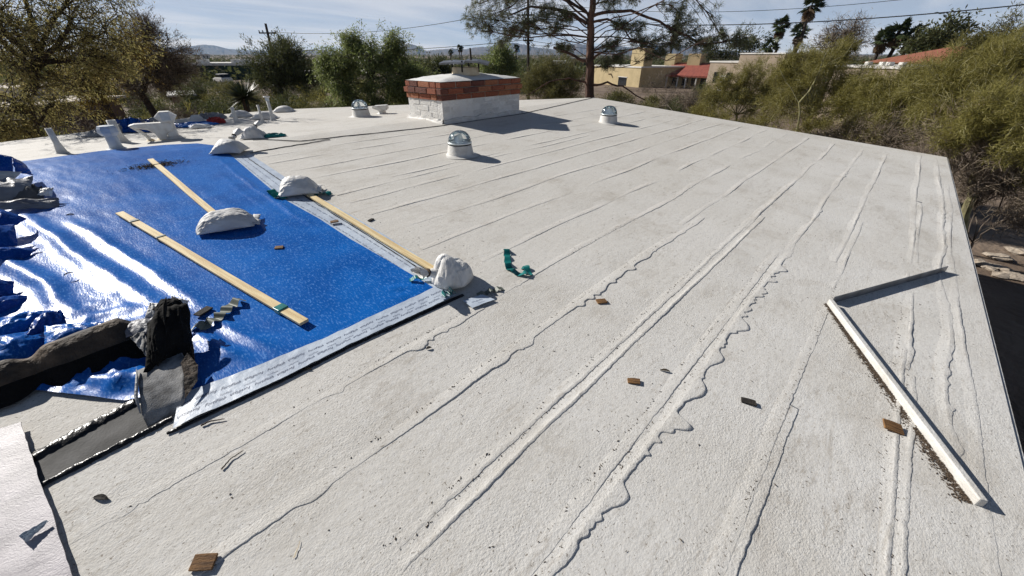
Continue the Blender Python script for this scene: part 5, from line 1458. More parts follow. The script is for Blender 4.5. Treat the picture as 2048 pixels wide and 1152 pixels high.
# palo verdes along the wash on the right
def palo(label, base, clumps, seed, r0=0.10, nl=22, ln=0.13, wd=0.010, per=26, small=7, m='lf_palo', bark='bark_green', **k):
    b0 = Vector(base); c0 = sum((Vector(c) for c, r_ in clumps), Vector()) / len(clumps)
    return tree('palo_verde', label, 'tree', [ga(base), tuple(Vector(ga(base)).lerp(c0, 0.35)), tuple(Vector(ga(base)).lerp(c0, 0.75))], clumps, r0, bark, m, per=per, small=small, nl=nl, ln=ln, wd=wd, spread=0.05, jit=0.75, up=0.12, seed=seed, twig_r=0.008, shell=0.5, tri=True, twig_len=0.42, group='palo verdes along the wash', **k)
palo('wispy green palo verde in front of the red tiled wing', (20.307, 5.350, -1.650), [((19.960, 6.526, -0.055), 0.70), ((20.243, 5.586, 0.374), 0.70), ((20.453, 4.763, -0.269), 0.8), ((19.181, 5.663, -0.724), 0.75), ((21.032, 4.461, 0.482), 0.65), ((19.595, 4.004, -0.803), 0.7), ((19.835, 6.899, -0.586), 0.4), ((20.277, 5.462, 0.943), 0.5), ((20.059, 6.215, 0.643), 0.6), ((20.900, 5.045, 0.936), 0.6), ((19.647, 3.743, 0.051), 0.7)], 21)
palo('taller palo verde with pale bare branch tips under the palms', (17.386, 1.992, -1.014), [((17.254, 2.923, 0.957), 0.65), ((17.344, 2.331, 1.398), 0.60), ((17.239, 3.011, 0.114), 0.75), ((17.382, 2.027, 0.327), 0.8), ((16.884, 1.981, -0.387), 0.7), ((17.881, 2.062, 1.741), 0.35), ((17.630, 3.630, 1.073), 0.5), ((16.955, 1.240, 0.124), 0.7), ((17.762, 2.920, 1.528), 0.5), ((17.670, 3.433, 1.377), 0.45), ((17.414, 1.736, 0.992), 0.55), ((16.959, 1.176, 0.622), 0.55)], 22, limbs=[([(16.726, 2.417, -0.620), (16.692, 2.641, 0.335), (16.829, 2.408, 1.269), (16.834, 2.373, 1.831)], 0.035, 0.012), ([(16.692, 2.641, 0.335), (16.697, 3.196, 0.896), (16.642, 3.471, 1.250)], 0.016, 0.007), ([(16.829, 2.408, 1.269), (17.089, 1.947, 1.674), (17.301, 1.852, 2.089)], 0.014, 0.006)])
palo('bushy palo verde in front of the long white wall', (16.000, -0.092, -0.823), [((15.981, 0.789, 0.443), 0.65), ((15.999, 0.200, 0.609), 0.7), ((15.496, 0.339, -0.061), 0.7), ((16.000, -0.055, 0.869), 0.6), ((15.497, -0.314, 0.131), 0.7), ((15.970, 0.987, -0.280), 0.55), ((16.491, 0.558, 0.916), 0.4), ((16.465, 1.076, 0.947), 0.42), ((16.000, 0.038, 1.221), 0.5), ((16.930, 1.540, 0.604), 0.5)], 23)
palo('large near palo verde leaning over the roof corner', (13.319, -2.201, -0.821), [((13.989, -0.565, 1.150), 0.55), ((13.971, -0.905, 1.356), 0.55), ((13.437, -1.303, 1.424), 0.60), ((13.466, -0.953, 0.755), 0.60), ((12.920, -1.439, 0.875), 0.65), ((13.483, -0.677, 0.479), 0.5), ((12.890, -1.686, 1.110), 0.7), ((12.366, -1.823, 0.423), 0.55), ((12.913, -1.502, 0.273), 0.45), ((12.269, -2.394, -0.164), 0.5), ((13.998, -0.219, 1.288), 0.45), ((14.489, -0.577, 1.534), 0.35), ((13.961, -1.039, 1.637), 0.4), ((13.435, -1.318, 1.683), 0.4), ((14.496, -0.336, 0.799), 0.5), ((11.568, -1.749, 0.212), 0.38), ((11.843, -1.159, 0.545), 0.35), ((12.268, -0.892, 0.283), 0.35), ((11.930, -1.293, 0.809), 0.4), ((11.694, -1.575, 0.687), 0.4)], 24, r0=0.12, wd=0.009)
def brush(label, base, clumps, seed, **k):
    return tree('dry_brush', label, 'shrub', [ga(base), tuple(Vector(ga(base)) + Vector((0, 0, 0.3))), tuple(Vector(ga(base)) + Vector((0, 0, 0.6)))], clumps, 0.05, 'bark_grey', 'lf_grey', per=24, small=7, nl=7, ln=0.22, wd=0.010, spread=0.06, jit=0.5, seed=seed, twig_r=0.007, shell=0.4, tri=True, crown_name='twigs', group='dry brush under the palo verdes', **k)
brush('tangled grey dry brush under the bushy palo verde', (15.000, 0.016, -0.815), [((14.995, 0.391, -0.400), 0.7), ((14.999, -0.186, -0.263), 0.75), ((15.467, 1.006, -0.403), 0.6), ((15.928, 1.519, -0.523), 0.5)], 31)
brush('tangled grey brush with bleached sticks under the near palo verde', (13.915, -1.541, -0.852), [((12.773, -0.827, 0.007), 0.65), ((12.553, -1.092, 0.348), 0.55), ((12.218, -1.417, -0.028), 0.6), ((12.236, -1.250, 0.737), 0.45), ((11.872, -1.745, 0.075), 0.6)], 32)
brush('dark low brush at the soil bank past the eave corner', (13.312, -2.247, -1.259), [((13.380, -1.796, -0.749), 0.6), ((12.823, -2.140, -0.618), 0.65), ((12.249, -2.492, -0.919), 0.5), ((13.910, -1.586, -0.667), 0.45)], 33)
brush('grey leafless shrub in front of the yellow house', (54.543, 25.002, -2.651), [((54.188, 25.761, -1.497), 2.2), ((54.938, 24.122, -1.179), 2.0), ((54.443, 22.738, -1.957), 1.8), ((52.936, 26.053, -2.207), 1.6)], 34)
brush('brown brush on bare soil behind the roof rake', (26.379, 9.389, -1.079), [((26.153, 10.001, -0.691), 0.7), ((26.429, 9.247, -0.527), 0.7), ((29.397, 12.643, -1.075), 0.8)], 35)

# far trees on the right horizon
def far_tree(label, base, clumps, seed, m='lf_dark', ln=0.5, wd=0.16, name='far_tree'):
    return tree(name, label, 'tree', [ga(base), tuple(Vector(ga(base)) + Vector((0, 0, 1.5))), tuple(Vector(ga(base)) + Vector((0, 0, 3.0)))], clumps, 0.25, 'bark_dark', m, per=22, small=5, nl=12, ln=ln, wd=wd, spread=0.3, seed=seed, twig_r=0.03, shell=0.55)
far_tree('dark rounded tree beside the cluster of three palms', (74.996, -0.735, 1.077), [((74.996, 0.788, 3.147), 2.4), ((74.999, -0.424, 3.376), 2.4), ((74.978, -1.809, 2.606), 1.8), ((74.994, 0.919, 2.379), 1.8)], 41)
far_tree('grey feathery tree at the end of the tiled roof', (59.840, -4.384, 1.233), [((59.908, -3.315, 2.595), 1.8), ((59.872, -3.922, 2.963), 1.8), ((59.788, -5.044, 2.455), 1.6), ((59.940, -2.688, 2.214), 1.4)], 42, 'lf_olive', 0.4, 0.06)
far_tree('pale feathery tree rising under the tallest palm', (49.653, 5.881, 1.238), [((49.503, 7.029, 2.959), 1.3), ((49.606, 6.266, 3.314), 1.3), ((49.692, 5.538, 2.748), 1.1), ((49.462, 7.314, 2.204), 1.3)], 43, 'lf_grey', 0.45, 0.03)
far_tree('dark tree line clump behind the tan house', (105.9, 29.630, 1.515), [((105.6, 30.928, 2.903), 3.0), ((106.3, 28.245, 3.159), 3.0), ((104.7, 33.623, 2.452), 2.6), ((103.8, 36.422, 2.176), 2.2)], 44)
far_tree('dark bushy tree left of the chimney behind the flat houses', (42.806, 55.386, -1.120), [((42.247, 55.814, -0.432), 1.8), ((43.442, 54.889, -0.781), 1.6)], 45)

# palms
def palm(label, top, dist_scale, seed, skirt=1.0, trunk_r=0.22):
    rng = np.random.default_rng(seed); top = Vector(top)
    base = Vector(ga(top)) + Vector((rng.uniform(-.6, .6), rng.uniform(-.6, .6), 0))
    root = empty('palm_tree', tuple(base), 0, label, 'palm', 'fan palms among the far houses')
    W = Wood(); h = np.array(top - base)
    W.tube(curve((0, 0, 0), h, 8, 0.01, rng), trunk_r * dist_scale, trunk_r * 0.7 * dist_scale, 8)
    link('trunk', W.mesh('trunk'), root, M['bark_dark'])
    def fans(n, zlo, zhi, ln, droop):
        V = []
        for i in range(n):
            a = rng.uniform(0, 6.283); el = rng.uniform(zlo, zhi)
            d = np.array([math.cos(a) * math.cos(el), math.sin(a) * math.cos(el), math.sin(el)])
            p = h + d * 0.9 * ln * rng.uniform(0.4, 1.0); s = np.cross(d, [0, 0, 1.0]); s /= np.linalg.norm(s) + 1e-9; u = np.cross(s, d)
            V += [h - s * 0.03, h + s * 0.03, p]
            for k in range(15):
                b = math.radians(-100 + 200 * k / 14)
                e = p + (d * math.cos(b) + s * math.sin(b) * 0.95) * ln * (0.62 + 0.2 * rng.random()) + np.array([0, 0, -droop * (0.3 + 0.7 * abs(math.sin(b)) + 0.4 * rng.random())])
                w = np.cross(e - p, u); w = w / (np.linalg.norm(w) + 1e-9) * 0.09 * dist_scale
                m_ = p * 0.45 + e * 0.55
                V += [p, m_ + w, e]; V += [p, e, m_ - w]
        return np.array(V)
    sc = dist_scale
    link('crown', foreach_mesh('crown', fans(26, -0.5, 1.35, 1.05 * sc, 0.34 * sc), 3), root, M['lf_palm'])
    if skirt: link('dead_skirt', foreach_mesh('dead_skirt', fans(int(16 * skirt), -1.52, -1.12, 0.95 * sc, 0.45 * sc), 3), root, M['lf_skirt'])
    return root
palm('fan palm with brown skirt, left of the close pair', (82.858, 18.963, 5.614), 1.15, 51)
palm('shorter fan palm standing under the tallest palm', (86.370, 16.857, 4.873), 1.15, 52)
palm('tallest fan palm above the palo verdes', (83.501, 15.895, 8.026), 1.35, 53)
palm('squat fan palm with a wide skirt beside the tan house', (77.828, 18.514, 2.746), 1.0, 54, 1.4)
palm('left palm of the cluster of three by the tiled roof', (79.811, 5.491, 3.437), 1.1, 55)
palm('tallest palm of the cluster of three by the tiled roof', (79.887, 4.244, 4.306), 1.3, 56)
palm('right palm of the cluster of three by the tiled roof', (79.955, 2.670, 3.717), 1.15, 57)
palm('fan palm hidden behind the pine limb', (82.517, 35.931, 5.306), 1.1, 58)
palm('tiny distant palm behind the far pole', (191.9, 175.4, 4.881), 1.6, 59, 0.5)
palm('left palm of the tiny distant pair over the chimney cap', (194.2, 228.7, 5.068), 1.5, 60, 0.3)
palm('right palm of the tiny distant pair over the chimney cap', (195.2, 227.8, 4.790), 1.5, 61, 0.3)
palm('tiny distant palm above the left wing of the rain cap', (177.1, 216.8, 2.750), 1.5, 62, 0.3)

# yucca
rng = np.random.default_rng(7); yb = Vector(ga((4.027, 15.485, 0.239))); yc = Vector((4.134, 15.457, 0.507))
root = empty('yucca', tuple(yb), 0, 'dark spiky yucca rosette just beyond the roof edge', 'yucca')
W = Wood(); W.tube(curve((0, 0, 0), np.array(yc - yb), 5, 0.02, rng), 0.10, 0.09, 8); link('trunk', W.mesh('trunk'), root, M['bark_dark'])
V = []
for i in range(230):
    d = rng.normal(0, 1, 3); d /= np.linalg.norm(d)
    if d[2] < -0.45: d[2] *= -0.5
    d /= np.linalg.norm(d); s = np.cross(d, [0.01, 0, 1.0]); s /= np.linalg.norm(s) + 1e-9
    h = np.array(yc - yb); L = rng.uniform(0.45, 0.75); m_ = h + d * L * 0.4
    V += [h, m_ + s * 0.022, h + d * L + [0, 0, -0.04], m_ - s * 0.022]
link('rosette', foreach_mesh('rosette', np.array(V), 4), root, M['lf_yucca'])

# shrubs of the scrub flat: three kinds, copied
def shrub_proto(m, seed, n, ln, wd, bark='bark_dark'):
    rng = np.random.default_rng(seed); P_, Dr = [], []
    W = Wood()
    for i in range(26):
        d = rng.normal(0, 1, 3); d[2] = abs(d[2]) + 0.3; d /= np.linalg.norm(d); e = d * rng.uniform(0.6, 1.1) * np.array([1.0, 1.0, 0.95])
        W.tube(curve((0, 0, 0), e, 4, 0.08, rng), 0.02, 0.006, 3)
        for q in range(6):
            c = e * rng.uniform(0.45, 1.05) + rng.normal(0, 0.13, 3); k = n // (26 * 6)
            P_.append(c + rng.normal(0, 0.085, (k, 3))); Dr.append(np.repeat(d[None], k, 0))
    V, npf = leaves(np.concatenate(P_), np.concatenate(Dr), ln, wd, rng, 0.8)
    V[:, 2] = np.maximum(V[:, 2], 0.0)
    return W.mesh('stems'), foreach_mesh('foliage', V, npf), bark, m
protos = [shrub_proto('lf_dark', 71, 5200, 0.085, 0.028), shrub_proto('lf_olive', 72, 5200, 0.085, 0.024), shrub_proto('lf_grey', 73, 3600, 0.10, 0.014, 'bark_grey'), shrub_proto('lf_palo', 74, 5200, 0.12, 0.014, 'bark_green')]
names = [('desert_shrub', 'dark green desert shrub in the scrub flat', 'dark desert shrubs'), ('desert_shrub', 'olive desert shrub in the scrub flat', 'olive desert shrubs'),
         ('dry_shrub', 'grey leafless desert shrub in the scrub flat', 'dry desert shrubs'), ('palo_shrub', 'yellow green palo verde shrub in the scrub flat', 'palo verde shrubs')]
for st, fo, bk, m_ in protos: st.materials.append(M[bk]); fo.materials.append(M[m_])
rs = random.Random(77)
def put_shrub(kind, x, y, s, sz):
    nm, lb, gp = names[kind]
    root = empty(nm, (x, y, gz(x, y) - 0.05), rs.uniform(0, 6.28), lb, 'shrub', gp); root.scale = (s, s, s * sz)
    for part, me in (('stems', protos[kind][0]), ('foliage', protos[kind][1])):
        o = bpy.data.objects.new(part, me); C.objects.link(o); o.parent = root
HEAD = math.radians(47.0)       # heading of the view, clockwise from +Y
for i in range(230):
    az = math.radians(rs.uniform(-54, 40) if i < 150 else rs.uniform(-52, -8)); d = 22 * (95 / 22) ** rs.random()
    if d < 50 and az > math.radians(-14) : d += 26
    if math.radians(6) < az < math.radians(24) and d > 44: d = rs.uniform(26, 44); 
    a = HEAD + az; x, y = d * math.sin(a), d * math.cos(a)
    put_shrub(rs.choice([0, 0, 1, 1, 2, 3]), x, y, rs.uniform(1.0, 2.1), rs.uniform(0.7, 1.1))

# the far flat: a mass of scrub and treetops nobody could count
rng = np.random.default_rng(99); Vn = []
nb = 9000
az = np.radians(rng.uniform(-75, 75, nb)) + HEAD; dd_ = 95 * (3200 / 95.0) ** (rng.random(nb) ** 0.8)
sz = rng.uniform(1.0, 2.3, nb) * (1 + dd_ / 2600)
k = 34
cx_, cy_ = dd_ * np.sin(az), dd_ * np.cos(az); cz_ = np.array([gz(a, b) for a, b in zip(cx_, cy_)])
ctr = np.stack([cx_, cy_, cz_ + sz * 0.55], 1)
off = rng.normal(0, 1, (nb, k, 3)); off /= np.linalg.norm(off, axis=2)[:, :, None]; off *= rng.uniform(0.5, 1.05, (nb, k, 1)) * sz[:, None, None] * np.array([1.15, 1.15, 0.7])
P_ = (ctr[:, None, :] + off).reshape(-1, 3)
V, npf = leaves(P_, np.zeros_like(P_), 0.8, 0.45, rng, 1.0)
fs_ = np.repeat(np.repeat(sz / 1.6, k), npf)[:, None]; P4 = np.repeat(P_, npf, 0); V = P4 + (V - P4) * fs_
tag(link('distant_scrub', foreach_mesh('distant_scrub', V, npf), None, M['lf_dark']), 'dark mass of desert scrub and treetops across the valley floor', 'scrub', kind='stuff')

# rocks by the eave shadow
for i, (p, s, lb) in enumerate([((14.369, -2.986, -2.600), 0.20, 'large pale rock apart from the row on the soil'), ((13.485, -2.687, -2.600), 0.15, 'pale rock beginning the row at the shadow edge'), ((13.619, -2.793, -2.600), 0.12, None), ((13.348, -2.792, -2.600), 0.11, None), ((13.558, -2.910, -2.600), 0.14, None), ((13.530, -2.987, -2.600), 0.15, None), ((13.098, -2.938, -2.600), 0.15, None), ((13.184, -3.098, -2.600), 0.18, None), ((13.206, -3.220, -2.600), 0.16, None), ((15.146, -3.370, -2.600), 0.2, 'flat pale rock farther out on the bare soil'), ((13.744, -2.627, -2.600), 0.12, None)]):
    bm = bmesh.new(); bmesh.ops.create_icosphere(bm, subdivisions=2, radius=1.0)
    for v in bm.verts:
        q = v.co.copy(); v.co *= 1 + 0.45 * fbm(q.x * 1.3 + i * 7, q.y * 1.3, q.z * 1.3); v.co.z *= 0.5
    me = bpy.data.meshes.new('rock'); bm.to_mesh(me); bm.free()
    o = link('rock', me, None, M['rock']); o.location = (p[0], p[1], gz(p[0], p[1]) + 0.2 * s); o.scale = (s, s * 1.25, s * 0.8); o.rotation_euler = (0, 0, i * 1.7)
    tag(o, lb or 'pale rock in the row bordering the building shadow', 'rock', 'rocks bordering the soil bank')

# ================================================================ neighbours
M['yellow'] = mat('yellow_stucco', (0.48, 0.385, 0.22), (0.40, 0.32, 0.18), 0.8, 0.9, 0.3, 8)
M['tan'] = mat('tan_stucco', (0.36, 0.29, 0.22), (0.30, 0.24, 0.18), 0.8, 0.9)
M['tile'] = mat('red_roof_tile', (0.30, 0.085, 0.06), (0.22, 0.06, 0.045), 1.2, 0.85, 0.8, 5, stretch=(4, 1, 1))
M['tile_o'] = mat('orange_roof_tile', (0.30, 0.115, 0.07), (0.23, 0.085, 0.05), 1.2, 0.85, 0.8, 5, stretch=(4, 1, 1))
M['bwhite'] = mat('white_building', (0.66, 0.65, 0.62), (0.56, 0.54, 0.50), 0.6, 0.85)
M['greenwall'] = mat('dark_green_wall', (0.018, 0.040, 0.028), (0.012, 0.028, 0.02), 0.6, 0.8)
M['roofgrey'] = mat('pale_flat_roof', (0.52, 0.46, 0.38), (0.42, 0.36, 0.30), 0.6, 0.9)
M['glass'] = mat('dark_window', (0.015, 0.018, 0.022), None, rough=0.12, spec=0.6)
M['brown_wall'] = mat('brown_block_wall', (0.16, 0.10, 0.07), (0.12, 0.075, 0.05), 0.8, 0.9)
def building(name, label, cat, left, right, ztop, depth, group=None):
    """left/right: where the two ends of the facade stand"""
    l_, r_ = Vector(left), Vector(right); c = (l_ + r_) / 2; d = r_ - l_; L = math.hypot(d.x, d.y)
    zb = gz(c.x, c.y) - 0.3
    root = empty(name, (c.x, c.y, zb), math.atan2(d.y, d.x), label, cat, group)
    return root, L, ztop - zb
def bx(root, name, x0, y0, z0, x1, y1, z1, m, bevel=0.0):
    m1 = MB(); m1.box(x0, y0, z0, x1, y1, z1); return m1.build(name, M[m], root, bevel=bevel)
# yellow house, its long wall turned towards the sun
root, L, hh = building('yellow_house', 'yellow stucco house with white parapet and a stub tower behind the pine', 'house', (65.820, 41.853, -2.820), (60.737, 30.578, -2.147), ((62.396, 35.927, -0.056))[2], 8)
bx(root, 'wall', -L / 2, 0, 0, L / 2, 8, hh, 'yellow'); bx(root, 'parapet_cap', -L / 2 - 0.1, -0.1, hh, L / 2 + 0.1, 8.1, hh + 0.18, 'bwhite')
bx(root, 'tower', L / 2 - 3.2, 0.4, hh + 0.18, L / 2 - 0.2, 2.0, hh + 2.5, 'yellow')
w = bx(root, 'window', L * 0.08, -0.03, hh * 0.12, L * 0.25, 0.0, hh * 0.52, 'glass')
bx(w, 'frame', L * 0.07, -0.06, hh * 0.52, L * 0.26, 0.0, hh * 0.55, 'bwhite')
bx(root, 'beam_end', -L * 0.1, -0.5, hh * 0.6, -L * 0.1 + 0.15, 0.0, hh * 0.66, 'brown_wall')
# the wing under red tile
root, L, hh = building('tiled_wing', 'low wing with a red tiled roof, porch posts and two stub towers', 'house', (64.446, 32.104, -2.369), (64.436, 21.727, -1.951), ((64.479, 27.247, 0.502))[2], 8)
u = L / 136.0
bx(root, 'wall', -L / 2, 2.0, 0, L / 2, 9, hh * 0.62, 'yellow')
m1 = MB(); m1.prism([(-L / 2 + 2.6, 0.6, hh * 0.56), (-L / 2 + 2.6, 5.0, hh), (-L / 2 + 2.6, 5.2, hh * 0.95), (-L / 2 + 2.6, 0.6, hh * 0.50)], (L - 2.3, 0, 0)); m1.build('tiled_roof', M['tile'], root)
bx(root, 'ridge_wall', -L / 2 + 2.4, 5.25, 0, L / 2 + 0.4, 6.2, hh * 1.04, 'yellow')
for (a, b) in ((1300, 1321), (1347, 1372)): bx(root, 'tower', -L / 2 + (a - 1282) * u, 4.2, hh * 0.9, -L / 2 + (b - 1282) * u, 6.9, hh + 1.25, 'yellow')
for a in (1330, 1352, 1368, 1388, 1408): bx(root, 'porch_post', -L / 2 + (a - 1282) * u, 0.7, 0, -L / 2 + (a - 1282) * u + 0.16, 0.86, hh * 0.50, 'bwhite')
for a in (1334, 1356, 1374, 1392): bx(root, 'window', -L / 2 + (a - 1282) * u, 1.97, hh * 0.15, -L / 2 + (a + 11 - 1282) * u, 2.0, hh * 0.45, 'glass')
# tan house
root, L, hh = building('tan_house', 'tan flat roofed house joined in two heights beside the palms', 'house', (62.404, 21.488, -0.881), (60.691, 16.900, -0.694), ((61.999, 19.522, 0.745))[2], 8)
bx(root, 'wall', -L / 2, 0, 0, L / 2, 8, hh, 'tan'); bx(root, 'parapet_cap', -L / 2 - .1, -.1, hh, L / 2 + .1, 8.1, hh + 0.16, 'bwhite')
bx(root, 'raised_wall', L / 2 + 0.01, -1.0, 0, L / 2 + 5.6, 7, hh + 0.95, 'tan'); bx(root, 'raised_cap', L / 2 - .05, -1.1, hh + 0.95, L / 2 + 5.7, 7.1, hh + 1.08, 'bwhite')
for a in (0.2, 0.6): bx(root, 'window', -L / 2 + L * a, -0.03, hh * 0.35, -L / 2 + L * a + 0.8, 0.0, hh * 0.7, 'glass')
bx(root, 'door', -L / 2 + L * 0.42, -0.03, 0.3, -L / 2 + L * 0.42 + 0.8, 0.0, hh * 0.62, 'bwhite')
# orange tiled house behind the three palms
root, L, hh = building('tiled_house', 'low house with a broad orange tiled hip roof behind three palms', 'house', (61.772, 5.312, 0.764), (57.992, -0.974, 1.061), ((59.950, 2.447, 0.915))[2], 9)
bx(root, 'wall', -L / 2 + .6, 0.6, 0, L / 2 - .6, 9, hh, 'yellow')
zr_ = hh + 1.45
m1 = MB(); m1.add([(-L / 2, 0, hh), (L / 2, 0, hh), (L / 2, 9.5, hh), (-L / 2, 9.5, hh), (-L / 2 + 5.0, 4.7, zr_), (L / 2 - 0.5, 4.7, zr_)], [(0, 1, 5, 4), (1, 2, 5), (2, 3, 4, 5), (3, 0, 4), (3, 2, 1, 0)]); m1.build('roof', M['tile_o'], root)
for a in (0.25, 0.5, 0.7): bx(root, 'window', -L / 2 + L * a, 0.57, hh * 0.3, -L / 2 + L * a + 1.2, 0.6, hh * 0.75, 'glass')
# long white wall with rooftop boxes
root, L, hh = building('white_flat_house', 'long low white roofed house with small rooftop boxes', 'house', (39.710, 4.810, 0.381), (36.983, 1.121, 0.840), ((38.393, 2.867, 0.889))[2], 6)
bx(root, 'wall', -L / 2, 0, 0, L / 2, 6, hh, 'tan'); bx(root, 'roof_edge', -L / 2 - .1, -.1, hh, L / 2 + .1, 6.1, hh + 0.14, 'bwhite')
for a in (0.30, 0.52, 0.62, 0.8): bx(root, 'rooftop_box', -L / 2 + L * a, 0.8, hh + 0.14, -L / 2 + L * a + 0.3, 1.2, hh + 0.14 + 0.22, 'bwhite', 0.04)
# flat house behind the mesquites, sunlit roof
root, L, hh = building('flat_roof_house', 'brown neighbour house with a sunlit pale flat roof behind the mesquites', 'house', (-1.301, 31.974, -0.555), (2.722, 35.897, -0.879), ((0.524, 33.996, -0.622))[2], 10)
bx(root, 'wall', -L / 2, 0, 0, L / 2, 10, hh, 'brown_wall'); bx(root, 'roof', -L / 2 - .3, -.3, hh, L / 2 + .3, 10.3, hh + 0.12, 'roofgrey')
bx(root, 'raised_roof', -L * 0.05, 2.5, hh + 0.12, L * 0.38, 8, hh + 0.75, 'roofgrey')
for a in (0.2, 0.6): bx(root, 'window', -L / 2 + L * a, -0.03, hh * 0.3, -L / 2 + L * a + 1.1, 0.0, hh * 0.7, 'glass')
root, L, hh = building('flat_roof_house', 'small flat roofed shed past the bare mesquite', 'house', (7.676, 51.430, -2.049), (9.328, 51.156, -2.055), ((8.542, 51.294, -1.752))[2], 6)
bx(root, 'wall', -L / 2, 0, 0, L / 2, 6, hh, 'brown_wall'); bx(root, 'roof', -L / 2 - .3, -.3, hh, L / 2 + .3, 6.3, hh + 0.12, 'bwhite')
# long dark green building
root, L, hh = building('green_building', 'long dark green building with a white roof line', 'building', (20.731, 108.0, -2.638), (32.155, 99.955, -2.592), ((26.993, 103.5, -0.297))[2], 12)
bx(root, 'wall', -L / 2, 0, 0, L / 2, 12, hh, 'greenwall'); bx(root, 'roof_edge', -L / 2 - .3, -.3, hh, L / 2 + .3, 12.3, hh + 0.45, 'bwhite')
for a in (0.1, 0.55, 0.68, 0.9): bx(root, 'rooftop_box', -L / 2 + L * a, 1, hh + 0.45, -L / 2 + L * a + 1.6, 3, hh + 1.1, 'bwhite')
# parked car
p = (21.512, 89.450, -2.434); cx_, cy_ = p[0], p[1]
root = empty('parked_car', (cx_, cy_, gz(cx_, cy_)), math.radians(95), 'white car parked in front of the dark green building', 'car')
m1 = MB(); m1.prism([(-2.1, -0.85, 0.35), (2.1, -0.85, 0.35), (2.1, -0.85, 0.8), (1.1, -0.85, 0.95), (-1.9, -0.85, 1.0), (-2.1, -0.85, 0.8)], (0, 1.7, 0)); m1.build('body', M['bwhite'], root, bevel=0.08)
m1 = MB(); m1.prism([(-1.7, -0.75, 0.96), (0.9, -0.75, 0.96), (0.35, -0.75, 1.48), (-1.3, -0.75, 1.5)], (0, 1.5, 0)); m1.build('cabin', M['glass'], root, bevel=0.05)
m1 = MB(); m1.box(-1.25, -0.74, 1.475, 0.33, 0.74, 1.53); m1.build('car_roof', M['bwhite'], root)
for (a, b) in ((-1.3, -0.8), (1.3, -0.8), (-1.3, 0.8), (1.3, 0.8)):
    m1 = MB(); m1.tube([(a, b - 0.1, 0.33), (a, b + 0.1, 0.33)], 0.33, 14); m1.build('wheel', M['rubber'], root)
# further low houses
for (l_, r_, top, lb, wl_) in (
    ((22.772, 128.0, -2.130), (25.597, 127.5, -2.192), (24.425, 127.7, -1.441), 'small white house at the edge of the bare mesquite', 'bwhite'),
    ((30.778, 79.232, -1.577), (34.332, 77.758, -1.645), (32.632, 78.487, -1.228), 'brown house with a pale roof line left of the green bush', 'brown_wall'),
    ((95.522, 128.4, -2.240), (99.830, 125.0, -2.262), (97.709, 126.7, -1.023), 'brown flat house left of the chimney rain cap', 'brown_wall'),
    ((74.096, 94.391, -1.966), (77.196, 91.874, -1.983), (75.720, 93.094, -0.928), 'low house with white roof showing under the rain cap', 'brown_wall'),
    ((110.6, 85.791, -1.518), (113.9, 81.423, -1.504), (112.2, 83.737, -0.431), 'pale house with white wall left of the pine trunk', 'bwhite'),
    ((97.958, 69.313, -1.743), (99.761, 66.692, -1.729), (98.755, 68.173, 0.568), 'yellow house behind the broken pine limb', 'yellow'),
    ((149.7, 683.8, -1.038), (158.5, 681.8, -1.063), (154.6, 682.7, 1.151), 'tiny far white warehouse on the valley floor', 'bwhite'),
    ((128.8, 17.736, 0.686), (129.3, 13.505, 0.710), (129.0, 15.822, 1.200), 'far pale house between the palms and the tiled roof', 'tan'),
    ((109.9, 4.379, 1.779), (110.0, 2.719, 1.778), (109.9, 3.825, 2.483), 'white walled house behind the three palms', 'bwhite'),
    ):
    root, L, hh = building('far_house', lb, 'house', l_, r_, top[2], 8)
    hh = max(hh, 1.8)
    bx(root, 'wall', -L / 2, 0, 0, L / 2, 7, hh, wl_); bx(root, 'roof_edge', -L / 2 - .25, -.25, hh, L / 2 + .25, 7.25, hh + 0.3, 'bwhite')
    for a in (0.2, 0.6): bx(root, 'window', -L / 2 + L * a, -0.05, hh * 0.4, -L / 2 + L * (a + 0.16), 0.0, hh * 0.8, 'glass')

# utility poles and lines
M['pole'] = mat('creosote_pole', (0.05, 0.038, 0.030), (0.03, 0.023, 0.018), 3, 0.95)
def util_pole(base, top, arms, label, r_=0.15, transformer=None):
    b0 = Vector(ga(base)); t0 = Vector(top)
    root = empty('utility_pole', tuple(b0), 0, label, 'pole', 'utility poles')
    m1 = MB(); m1.tube([(0, 0, 0), tuple(t0 - b0)], [r_ * 1.15, r_ * 0.8], 10); m1.build('pole', M['pole'], root)
    for (z_, w_) in arms:
        hgt = z_ - b0.z; k = hgt / (t0.z - b0.z); o_ = (t0 - b0) * k
        m1 = MB(); m1.tube([(o_.x - w_ * 0.73, o_.y + w_ * 0.68, hgt), (o_.x + w_ * 0.73, o_.y - w_ * 0.68, hgt)], 0.075, 6); am = m1.build('crossarm', M['pole'], root)
        for s_ in (-0.95, -0.55, 0.55, 0.95):
            m1 = MB(); m1.tube([(o_.x + s_ * w_ * 0.73, o_.y - s_ * w_ * 0.68, hgt + 0.05), (o_.x + s_ * w_ * 0.73, o_.y - s_ * w_ * 0.68, hgt + 0.26)], 0.055, 6); m1.build('insulator', M['steel'], am)
        for s_ in (-0.5, 0.5):
            m1 = MB(); m1.tube([(o_.x, o_.y, hgt - 0.6), (o_.x + s_ * w_ * 0.73, o_.y - s_ * w_ * 0.68, hgt - 0.05)], 0.025, 5); m1.build('brace', M['pole'], root)
    if transformer:
        hgt = transformer - b0.z; m1 = MB(); m1.lathe([(0.0, -0.45), (0.24, -0.45), (0.26, 0.4), (0.1, 0.5), (0.0, 0.5)], 14, origin=(-0.30, 0.28, hgt)); m1.build('transformer', M['steel'], root, True)
    return root
p1t = (19.674, 56.683, 4.665)
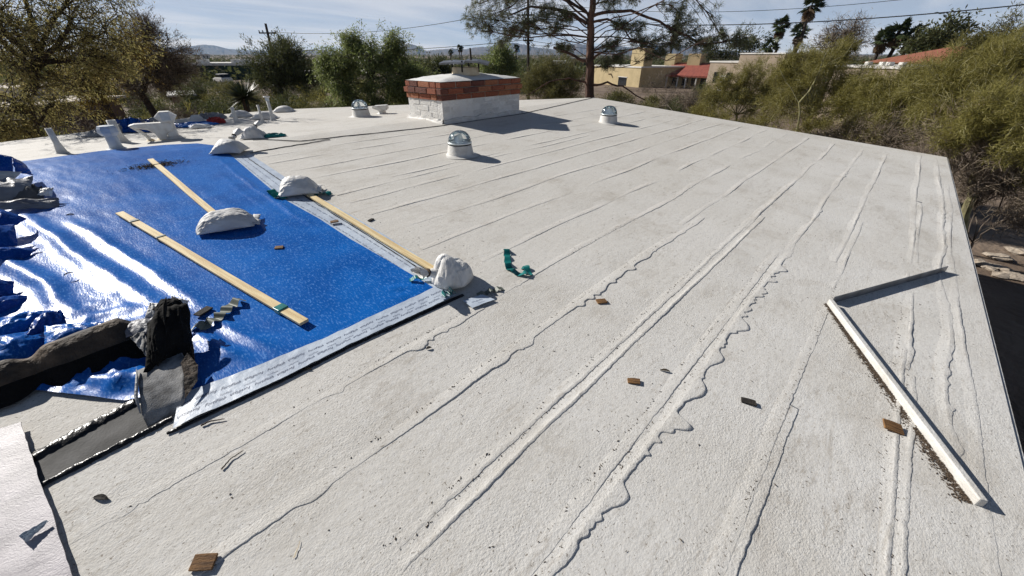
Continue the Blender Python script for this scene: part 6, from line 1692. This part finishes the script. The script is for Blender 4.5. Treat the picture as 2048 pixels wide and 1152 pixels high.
util_pole((19.330, 56.801, -1.524), p1t, [(((19.616, 56.703, 3.762))[2], 0.95)], 'leaning dark utility pole with one crossarm above the dark thicket')
p2t = (33.905, 29.588, 6.969)
util_pole((34.072, 29.395, -0.136), p2t, [(((33.966, 29.518, 4.884))[2], 0.6), (((33.996, 29.484, 2.834))[2], 0.5)], 'tall utility pole with transformer left of the pine', 0.14, ((33.817, 29.688, 4.174))[2])
util_pole((145.9, 151.0, -4.784), (146.1, 150.8, 3.678), [(((146.1, 150.8, 3.087))[2], 1.4)], 'small far utility pole behind the rounded green tree', 0.18)
def wire(a, b, sag, label, r_=0.022):
    a, b = Vector(a), Vector(b); pts_ = [a.lerp(b, i / 24) - Vector((0, 0, sag * 4 * (i / 24) * (1 - i / 24))) for i in range(25)]
    m1 = MB(); m1.tube(pts_, r_, 5); o = m1.build('power_line', M['rubber']); return tag(o, label, 'power line', 'power lines')
wire((20.123, 56.525, 3.868), (33.954, 29.531, 5.656), 0.9, 'upper power line from the leaning pole to the tall pole')
wire((19.479, 56.750, 2.199), (33.994, 29.485, 2.916), 0.5, 'lower power line from the leaning pole to the tall pole', 0.026)
wire((33.966, 29.518, 4.884), (39.413, -6.828, 4.432), 1.1, 'thick power line running from the tall pole over the palms', 0.030)
wire((34.042, 29.430, 5.960), (41.997, 0.528, 5.008), 0.9, 'thin power line running above the thick one past the palms', 0.016)
wire((33.996, 29.484, 2.834), (67.984, 23.710, 1.449), 0.4, 'slack service line from the tall pole to the tiled wing', 0.018)

# ---------------------------------------------------------------- haze
m = bpy.data.materials.new('haze'); m.use_nodes = True
n, l = m.node_tree.nodes, m.node_tree.links
n.remove(n['Principled BSDF'])
pv = n.new('ShaderNodeVolumePrincipled')
pv.inputs['Color'].default_value = (0.32, 0.60, 1.0, 1); pv.inputs['Density'].default_value = 0.00005; pv.inputs['Anisotropy'].default_value = 0.0
l.new(pv.outputs[0], n['Material Output'].inputs['Volume'])
m1 = MB(); m1.box(-14500, -14500, GROUND - 14, 14500, 14500, 900)
o = m1.build('haze', m); o['kind'] = 'stuff'
